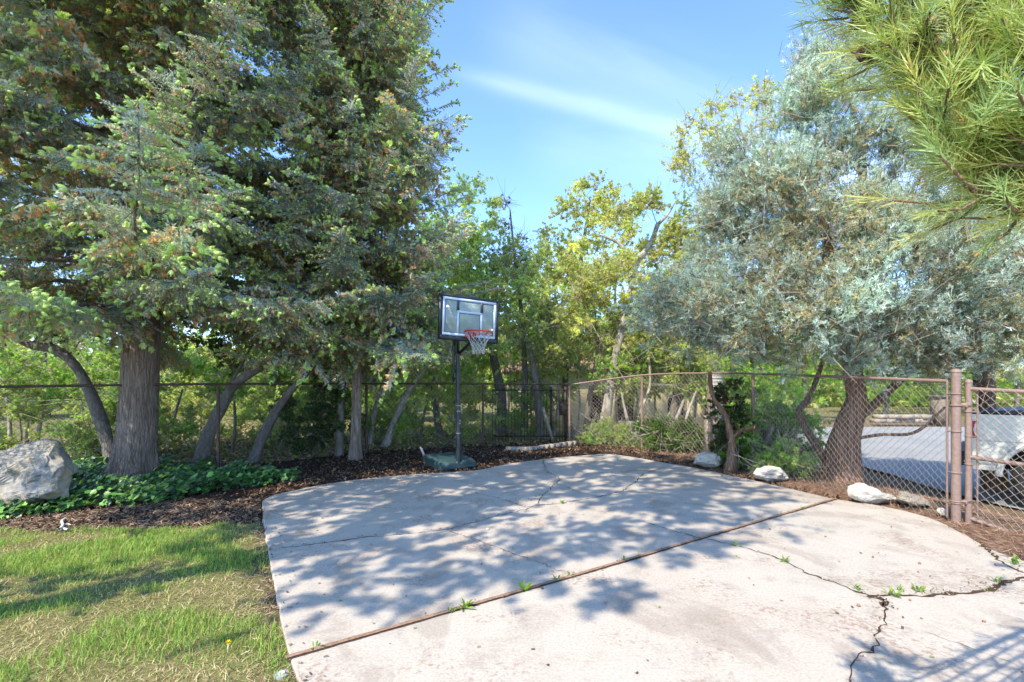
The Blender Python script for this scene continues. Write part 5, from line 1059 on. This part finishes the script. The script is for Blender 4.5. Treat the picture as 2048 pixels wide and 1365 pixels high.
for k in range(NN): V, Fq = segs(ringp(k, 6)[None], (ringp(k, 6)-U3*.035)[None], .006, .004, 5); g.add(V, Fq)
g.build('net', 'net_white', hoop, colors=False)
# base tank
bd = np.array([-.60, .80]); bs = np.array([.80, .60]); bm = bmesh.new()
O = PB-bd*.14
def bp(a, b, z): return (O[0]+bd[0]*a+bs[0]*b, O[1]+bd[1]*a+bs[1]*b, z)
prof = [(0, .30, .05, .14), (.16, .37, .02, .165), (.45, .37, .02, .20), (.80, .33, .02, .215), (1.10, .24, .02, .16), (1.18, .20, .04, .10)]
rings = []
for a, b, z0, z1 in prof: rings.append([bm.verts.new(bp(a, -b, z0-.05)), bm.verts.new(bp(a, -b, z1-.07)), bm.verts.new(bp(a, -b*.82, z1-.03)), bm.verts.new(bp(a, -.07, z1-.03)), bm.verts.new(bp(a, 0, z1-.055)), bm.verts.new(bp(a, .07, z1-.03)), bm.verts.new(bp(a, b*.82, z1-.03)), bm.verts.new(bp(a, b, z1-.07)), bm.verts.new(bp(a, b, z0-.05))])
for r0, r1 in zip(rings[:-1], rings[1:]):
    for k in range(9): bm.faces.new((r0[k], r0[(k+1) % 9], r1[(k+1) % 9], r1[k]))
bm.faces.new(rings[0][::-1]); bm.faces.new(rings[-1]); bmesh.ops.recalc_face_normals(bm, faces=bm.faces); bmesh.ops.bevel(bm, geom=bm.edges[:], offset=.012, segments=2, affect='EDGES', clamp_overlap=True)
me = bpy.data.meshes.new('base_tank'); bm.to_mesh(me); bm.free(); me.materials.append(M['base_tank' if 'base_tank' in M else 'base_teal']); bo = bpy.data.objects.new('base_tank', me); COL.objects.link(bo); bo.parent = hoop; bo.matrix_parent_inverse = hoop.matrix_basis.inverted()
for b in (-.09, .09):
    g = Geo(); box(g, np.array(bp(.03, b, .08)), (.05, .05, .09), np.stack([np.r_[bs, 0], np.r_[bd, 0], U3], 1)); g.build('pole_clamp', 'hoop_black', hoop, colors=False)
g = Geo(); beam(g, np.array(bp(.14, 0, .58)), np.array(bp(.98, -.06, .15)), .02, .02); g.build('strut', 'hoop_black', hoop, colors=False)
g = Geo(); c = np.array(bp(1.20, -.14, .14)); beam(g, c+np.array([.02, 0, -.10]), c+np.array([-.09, 0, .13]), .05, .03); beam(g, c+np.array([-.06, .02, .10]), c+np.array([-.03, .0, -.06]), .03, .02); g.build('wheel_bracket', 'grey_plastic', hoop, colors=False)
g = Geo(); c = np.array(bp(.55, .12, .175)); a = np.arange(10)*2*PI/10; add_tube(g, [c, c+U3*.02], .045, 10, cap=True); g.build('filler_cap', 'hoop_black', hoop, colors=False)

# ------------------------------------------------------------------ parked pickup beyond the gate
def wheel(root, c, ax, r=.41, w=.28):
    tyre = Geo(); ax = np.asarray(ax, float); e1 = np.array([0, 0, 1.]); e2 = np.cross(ax, e1); pr = [(.60, -.42), (.80, -.5), (.95, -.46), (1.0, -.34), (1.0, .34), (.95, .46), (.80, .5), (.60, .42)]; n = 48
    V = []
    for k in range(n):
        th = 2*PI*k/n; tr = .012 if k % 2 else 0
        for q, (a, b) in enumerate(pr): rr_ = r*a-(tr if 2 <= q <= 5 else 0); V.append(c+(e1*math.cos(th)+e2*math.sin(th))*rr_+ax*b*w)
    Fq = [(k*8+j, k*8+j+1, ((k+1) % n)*8+j+1, ((k+1) % n)*8+j) for k in range(n) for j in range(7)]; tyre.add(V, Fq); wh = tyre.build('wheel', 'rubber', root, colors=False)
    g = Geo(); add_tube(g, [c-ax*w*.3, c+ax*w*.30], [r*.6, r*.6], 28); V, Fq = tube([c+ax*w*.30, c+ax*w*.22, c+ax*w*.20, c+ax*w*.30], [r*.6, r*.52, r*.25, r*.16], 28); g.add(V, Fq); add_tube(g, [c+ax*w*.2, c+ax*w*.34], [r*.16, r*.13], 16, cap=True)
    for k in range(6):
        th = k*PI/3; d = e1*math.cos(th)+e2*math.sin(th); beam(g, c+ax*w*.26+d*r*.14, c+ax*w*.27+d*r*.58, .07, .03, up=ax)
    g.build('rim', 'steel', wh, smooth=False, colors=False)
TX, TY, TZ = 6.98, 7.38, RZ; ya = math.radians(-45); tf = np.array([math.cos(ya), math.sin(ya), 0]); tl = np.array([math.sin(ya), -math.cos(ya), 0])   # forward to the right, near side towards the camera
truck = empty('pickup_truck', (TX, TY, TZ), 'silver beige pickup parked on the road behind the gate, tail to the left', 'pickup truck')
def tp(a, b, z): return np.array([TX, TY, TZ])+tf*a-tl*b+U3*z           # a forward from the tail, b away from the near side, z up
def side_panel(outline, b0, b1, mat, name, inset=0):
    bm = bmesh.new(); A = [bm.verts.new(tp(a, b0, z)) for a, z in outline]; B = [bm.verts.new(tp(a, b1, z)) for a, z in outline]; n = len(A)
    fa = bm.faces.new(A); fb = bm.faces.new(B[::-1])
    for k in range(n): bm.faces.new((A[k], B[k], B[(k+1) % n], A[(k+1) % n]))
    bmesh.ops.recalc_face_normals(bm, faces=bm.faces); bmesh.ops.bevel(bm, geom=[e for e in bm.edges], offset=.018, segments=2, affect='EDGES', clamp_overlap=True)
    bmesh.ops.triangulate(bm, faces=[f for f in bm.faces if len(f.verts) > 4])
    me = bpy.data.meshes.new(name); bm.to_mesh(me); bm.free(); me.materials.append(M[mat]); o = bpy.data.objects.new(name, me); COL.objects.link(o); o.parent = truck; o.matrix_parent_inverse = truck.matrix_basis.inverted(); return o
def arch(a, r, n=12, z=.45): return [(a+r*math.cos(q), z+r*math.sin(q)) for q in np.linspace(0, PI, n)]
A1, A2 = .86, 4.2; zlo = .52
def body_outline(): return [(.0, zlo), (.0, 1.28), (.03, 1.36), (2.0, 1.36), (2.02, 1.33), (4.0, 1.30), (5.2, 1.18), (5.45, 1.0), (5.5, zlo)]+[(A2+.52, zlo)]+[p for p in arch(A2, .52)]+[(A2-.52, zlo), (A1+.52, zlo)]+[p for p in arch(A1, .52)]+[(A1-.52, zlo)]
def dedupe(o):
    r = []
    for p in o:
        if not r or abs(p[0]-r[-1][0])+abs(p[1]-r[-1][1]) > .015: r.append(p)
    return r
body = side_panel(dedupe(body_outline()), 0, .10, 'truck_paint', 'body')
side_panel(dedupe(body_outline()), 1.78, 1.88, 'truck_paint', 'body')
side_panel([(.0, zlo), (.0, 1.30), (.07, 1.34), (.07, zlo)], .10, 1.78, 'truck_paint', 'tailgate')
side_panel([(.07, .62), (.07, .75), (5.4, .75), (5.4, .62)], .12, 1.76, 'truck_black', 'chassis')
side_panel([(.10, 1.345), (.10, 1.40), (.6, 1.43), (1.95, 1.43), (1.95, 1.345)], .06, 1.82, 'tonneau', 'bed_cover')
side_panel([(2.02, 1.335), (2.12, 1.92), (3.3, 1.95), (3.98, 1.33)], .10, 1.78, 'truck_paint', 'cab')
side_panel([(2.20, 1.40), (2.26, 1.83), (2.95, 1.86), (2.95, 1.40)], .085, .099, 'dark_glass', 'side_window'); side_panel([(3.02, 1.40), (3.02, 1.86), (3.28, 1.86), (3.75, 1.40)], .085, .099, 'dark_glass', 'side_window')
side_panel([(3.95, .76), (3.95, 1.29), (5.1, 1.17), (5.3, .76)], .11, 1.77, 'truck_paint', 'hood')
side_panel([(-.015, .98), (-.015, 1.27), (.10, 1.27), (.06, 1.12), (.10, .98)], -.012, .09, 'tail_red', 'tail_light'); side_panel([(-.015, .98), (-.015, 1.27), (.10, 1.27), (.06, 1.12), (.10, .98)], 1.79, 1.892, 'tail_red', 'tail_light')
side_panel([(-.16, .56), (-.16, .78), (-.005, .78), (-.005, .56)], .02, 1.86, 'truck_black', 'bumper'); side_panel([(.44, .30), (.44, .60), (.47, .60), (.47, .30)], .02, .28, 'truck_black', 'mud_flap')
side_panel([(.02, 1.352), (.02, 1.378), (1.98, 1.378), (1.98, 1.352)], -.012, .058, 'truck_black', 'bed_rail_cap')
side_panel([(1.55, 1.02), (1.55, 1.19), (1.74, 1.19), (1.74, 1.02)], -.004, .01, 'truck_paint', 'fuel_door'); side_panel([(.02, .955), (.02, .967), (1.98, .967), (1.98, .955)], -.006, .01, 'steel', 'side_moulding')
side_panel([(2.62, 1.16), (2.62, 1.19), (2.80, 1.19), (2.80, 1.16)], -.03, .005, 'steel', 'door_handle'); side_panel([(-.06, .60), (-.06, .66), (.36, .66), (.36, .60)], -.02, .05, 'steel', 'bumper_end')
g = Geo(); am = arch(A1, .545, 22); add_tube(g, np.array([tp(a, -.015, z) for a, z in am]), .045, 8); g.build('fender_flare', 'truck_paint', truck, smooth=True, colors=False)
g = Geo(); box(g, tp(A1, .32, .80), (1.0, .42, .5), np.stack([tf, -tl, U3], 1)); g.build('wheel_well', 'truck_black', truck, colors=False)
for a in (A1, A2):
    for b in (.12, 1.76): wheel(truck, tp(a, b, .425), tl if b < 1 else -tl, .425, .27)

# ------------------------------------------------------------------ houses and wall beyond
hs = empty('house', (5.0, 20.5, -.4), 'cream stucco house with arched dark windows and a tiled roof behind the saplings', 'house')
HX0, HX1, HY = 0.2, 9.6, 20.0
def arch_opening_wall(x0, x1, y, z0, z1, wins, th=.25):
    bm = bmesh.new(); g = Geo(); xs = [x0]
    for (a, b, s, hd) in wins:
        g_ = [(xs[-1], a)]; box(g, ((xs[-1]+a)/2, y, (z0+z1)/2), (a-xs[-1], th, z1-z0)); box(g, ((a+b)/2, y, (z0+s)/2), (b-a, th, s-z0)); r = (b-a)/2; n = 8; top = hd+r
        box(g, ((a+b)/2, y, (top+.05+z1)/2), (b-a, th, z1-top-.05))
        q = np.linspace(0, PI, n+1)
        for k in range(n):
            xa, za, xb, zb_ = (a+b)/2+r*math.cos(q[k]), hd+r*math.sin(q[k]), (a+b)/2+r*math.cos(q[k+1]), hd+r*math.sin(q[k+1])
            V = [(xa, y-th/2, za), (xb, y-th/2, zb_), (xb, y-th/2, top+.05), (xa, y-th/2, top+.05), (xa, y+th/2, za), (xb, y+th/2, zb_), (xb, y+th/2, top+.05), (xa, y+th/2, top+.05)]; g.add(V, BOXF[[2, 3, 4, 5, 0, 1]])
        xs.append(b)
    box(g, ((xs[-1]+x1)/2, y, (z0+z1)/2), (x1-xs[-1], th, z1-z0)); return g
wins = [(3.14, 4.06, -.1, .75), (4.28, 5.02, .0, .75), (6.4, 7.2, .0, .75)]
arch_opening_wall(HX0, HX1, HY, -.5, 2.15, wins).build('wall', 'stucco_cream', hs, colors=False)
for a, b, s, hd in wins:
    g = Geo(); r = (b-a)/2; q = np.linspace(0, PI, 15); V = [((a+b)/2+r*math.cos(k)*1.02, HY+.06, hd+r*math.sin(k)*1.02) for k in q]+[(a-.01, HY+.06, s), (b+.01, HY+.06, s)]; g.add(V, np.arange(17)[None]); wv_ = g.build('window', 'dark_glass', hs, colors=False)
    g = Geo(); box(g, ((a+b)/2, HY+.03, (s+hd+r)/2), (.045, .05, hd+r-s)); box(g, ((a+b)/2, HY+.028, hd), (b-a, .05, .045)); g.build('frame', 'truck_black', wv_, colors=False)
g = Geo(); box(g, (HX0+.125, HY+3.0, .82), (.25, 5.7, 2.6)); box(g, (HX1-.125, HY+3.0, .82), (.25, 5.7, 2.6)); g.build('wall', 'stucco_cream', hs, colors=False)
bm = Geo(); e = .6; z0, z1 = 2.16, 3.75
V = [(HX0-e, HY-e, z0), (HX1+e, HY-e, z0), (HX1+e, HY+6.5, z0), (HX0-e, HY+6.5, z0), (HX0+2.2, HY+2.9, z1), (HX1-2.2, HY+2.9, z1), (HX0-e, HY-e, z0-.14), (HX1+e, HY-e, z0-.14), (HX1+e, HY+6.5, z0-.14), (HX0-e, HY+6.5, z0-.14)]
bm.add(V, np.array([(0,1,5,4),(2,3,4,5),(7,6,9,8),(0,6,7,1),(1,7,8,2),(2,8,9,3),(3,9,6,0)])); bm.add(V, np.array([(1,2,5),(3,0,4)])); bm.build('roof', 'roof_tile', hs, colors=False)
h2 = empty('house', (-8.6, 28, -.2), 'white house glimpsed far back between the two spruces', 'house'); g = Geo(); box(g, (-8.6, 28, 1.2), (6.5, 4, 2.9)); g.build('wall', 'stucco_white', h2, colors=False)
g = Geo(); V = [(-12.2,25.6,2.66),(-5.0,25.6,2.66),(-5.0,30.4,2.66),(-12.2,30.4,2.66),(-12.2,28,4.1),(-5,28,4.1)]; g.add(V, np.array([(0,1,5,4),(2,3,4,5),(0,3,2,1)])); g.add(V, np.array([(1,2,5),(3,0,4)])); g.build('roof', 'asphalt_shingle', h2, colors=False)
for x in (-10.3, -7.6):
    g = Geo(); box(g, (x, 25.985, 1.3), (1.1, .04, 1.1)); w_ = g.build('window', 'dark_glass', h2, colors=False); g = Geo()
    for dx, dz, sx, sz in ((0, .58, 1.24, .07), (0, -.58, 1.24, .07), (-.585, 0, .07, 1.09), (.585, 0, .07, 1.09)): box(g, (x+dx, 25.97, 1.3+dz), (sx, .06, sz))
    g.build('frame', 'board_white', w_, colors=False)
sw = empty('stone_wall', (16.5, 21.6, -.3), 'low rubble stone wall with a taller end pier across the road', 'wall'); rng = np.random.default_rng(90); g = Geo()
for row in range(2):
    x = 16.0+rng.uniform(0, .3)
    while x < 18.4:
        w_ = rng.uniform(.25, .6); box(g, (x+w_/2, 21.6+rng.normal()*.03, -.2+row*.19+.095), (w_-.02, .4, .18), col=(1, 1, 1)); x += w_
g.build('wall', 'tan_stone', sw, colors=False); g = Geo()
box(g, (19.1, 21.6, .32), (.46, .46, 1.24)); box(g, (19.1, 21.6, .985), (.58, .58, .09)); g.build('pier', 'pier_stone', sw, colors=False)

# ------------------------------------------------------------------ small things
WEED = 'weeds growing in the pad joints and cracks'
WL = (np.array([(0,0,0),(.10,.25,.05),(.13,.6,.09),(0,1,.0),(-.13,.6,.09),(-.10,.25,.05),(0,.5,.03)]), np.array([(0,1,6),(1,2,6),(2,3,6),(3,4,6),(4,5,6),(5,0,6)]))
weeds = [((932,1217),.085,14,'largest spiky weed, in the wooden joint nearest the camera'), ((905,1224),.05,9,'flat rosette weed just left of the largest spiky weed'), ((1047,1182),.085,10,'upright bright weed in the middle of the wooden joint'), ((1111,1160),.05,7,'small dark weed in the joint beside a crack end'), ((1140,1155),.04,7,'low creeping weed where a crack meets the joint'), ((1250,1122),.045,8,'small weed in the joint right of the crack end'), ((1276,1114),.035,6,'tiny weed in the joint, the second right of the crack end'),
 ((1124,1008),.06,9,'dull weed in the far crack beside the old patch'), ((1086,925),.06,8,'pale weed at the far edge of the pad'), ((1474,1093),.05,8,'short upright weed where the right crack leaves the joint'), ((1570,1125),.06,9,'leggy weed midway down the right crack'), ((1606,1019),.05,8,'weed in the joint near the right hand edge'), ((1712,1180),.05,9,'dark weed just above the crack junction'), ((1784,1192),.07,12,'bushy weed at the crack junction'), ((1800,1182),.045,9,'round weed right of the bushy one'),
 ((1838,1184),.06,12,'sprawling weed in the wide dirt crack'), ((1969,1183),.035,5,'lone small leaf weed in the wide dirt crack'), ((1996,1166),.055,6,'two leaved weed at the bend of the wide crack'), ((2032,1130),.08,10,'ragged weed at the right edge of the picture'), ((630,1295),.05,4,'thin seedling at the near end of the wooden joint')]
for k, (q, s, nl, lab) in enumerate(weeds):
    rng = np.random.default_rng(200+k); c = G(*q); g = Geo(); az = np.arange(nl)*2.4+rng.normal(size=nl)*.3; el = rng.uniform(.15, 1.15, nl)
    y = np.stack([np.cos(az)*np.cos(el), np.sin(az)*np.cos(el), np.sin(el)], -1); z = np.stack([-np.cos(az)*np.sin(el), -np.sin(az)*np.sin(el), np.cos(el)], -1); x = np.cross(y, z)
    inst(g, *WL, np.ones((7, 3)), np.repeat((c+np.array([0, 0, .004]))[None], nl, 0)+rng.normal(size=(nl, 3))*np.array([.012, .012, 0]), np.stack([x, y, z], -1), s*rng.uniform(.6, 1.2, nl), pick([(.17,.29,.04),(.24,.36,.06),(.11,.20,.035),(.30,.36,.08)], nl, rng))
    tag(g.build('weed', 'shrub_leaves'), lab, 'weed', WEED)
def dandelion(q, lab):
    c = G(*q, -.03); root = empty('dandelion', c, lab, 'flower', 'yellow dandelions in the lawn'); g = Geo(); add_tube(g, [c, c+np.array([.004, 0, .05])], .0022, 5); g.build('stem', 'grass_blades', root, colors=True)
    g = Geo(); n = 24; a = np.arange(n)*2.4; rng = np.random.default_rng(int(q[0])); el = rng.uniform(.1, 1.1, n); y = np.stack([np.cos(a)*np.cos(el), np.sin(a)*np.cos(el), np.sin(el)], -1); z = np.stack([-np.cos(a)*np.sin(el), -np.sin(a)*np.sin(el), np.cos(el)], -1); inst(g, *WL, np.ones((7, 3)), np.repeat((c+np.array([.004, 0, .05]))[None], n, 0), np.stack([np.cross(y, z), y, z], -1), .022, (1, 1, 1)); g.build('bloom', 'yellow_petal', root, colors=False)
dandelion((246,1082), 'dandelion left of centre in the shaded lawn'); dandelion((388,1112), 'dandelion nearer the pad in the shaded lawn'); dandelion((455,1305), 'dandelion low in the sunny lawn near the pad edge')
g = Geo(); c = G(563,1352,-.03); add_tube(g, [c+U3*-.03, c+U3*.012], .036, 24, cap=True); sk_ = g.build('sprinkler_head', 'grey_plastic', colors=False); tag(sk_, 'round sprinkler head sunk in the lawn corner by the pad', 'sprinkler'); g = Geo(); add_tube(g, [c+U3*.010, c+U3*.018], .017, 18, cap=True); g.build('nozzle_cap', 'white_plastic', sk_, colors=False)
g = Geo(); c = lambda x, y: G(x, y, -.01)
add_tube(g, smooth_path([c(132,1040), c(124,1046), c(126,1054), c(121,1062)], 12)+np.array([0, 0, .02]), np.linspace(.010, .016, 12), 7); add_tube(g, smooth_path([c(118,1062), c(126,1060), c(136,1062)], 6)+np.array([0, 0, .012]), .012, 7); add_tube(g, smooth_path([c(127,1053), c(136,1051), c(142,1053)], 6)+np.array([0, 0, .014]), .007, 6); tag(g.build('bleached_stick', 'pale_panel', smooth=True, colors=False), 'small bleached forked stick lying in front of the ivy', 'stick')
# pebbles and crumbs scattered on the concrete
rng = np.random.default_rng(300)
for k, (q, s) in enumerate([((1745,1115),.012), ((1840,1128),.013), ((1990,1132),.014), ((1836,1146),.010), ((1820,1203),.011), ((1840,1238),.008), ((1965,1245),.012), ((1713,1212),.014), ((650,1190),.010), ((978,1061),.018)]):
    g = Geo(); V, Fc = spindle(6, 1, .42); R = frames(rng.normal(size=(1, 3))*np.array([1, 1, .15]), rng)[0]; g.add(V*s*2 @ R.T+G(*q)+np.array([0, 0, s*.5]), Fc)
    tag(g.build('pebble', 'joint_wood' if k < 9 else 'white_stone', colors=False), ['dark pebble on the bright concrete left of the gate', 'dark pebble in the middle of the bright right slab', 'dark pebble near the right edge of the bright slab', 'tiny chip just below the middle pebble', 'bark chip just right of the crack junction', 'dark crumb below the wide dirt crack', 'brown crumb low on the right hand slab', 'curled chip left of the crack junction', 'small dark chip alone on the sunny left slab', 'pale pebble on the shaded concrete left of centre'][k], 'pebble', 'loose bits lying on the concrete')
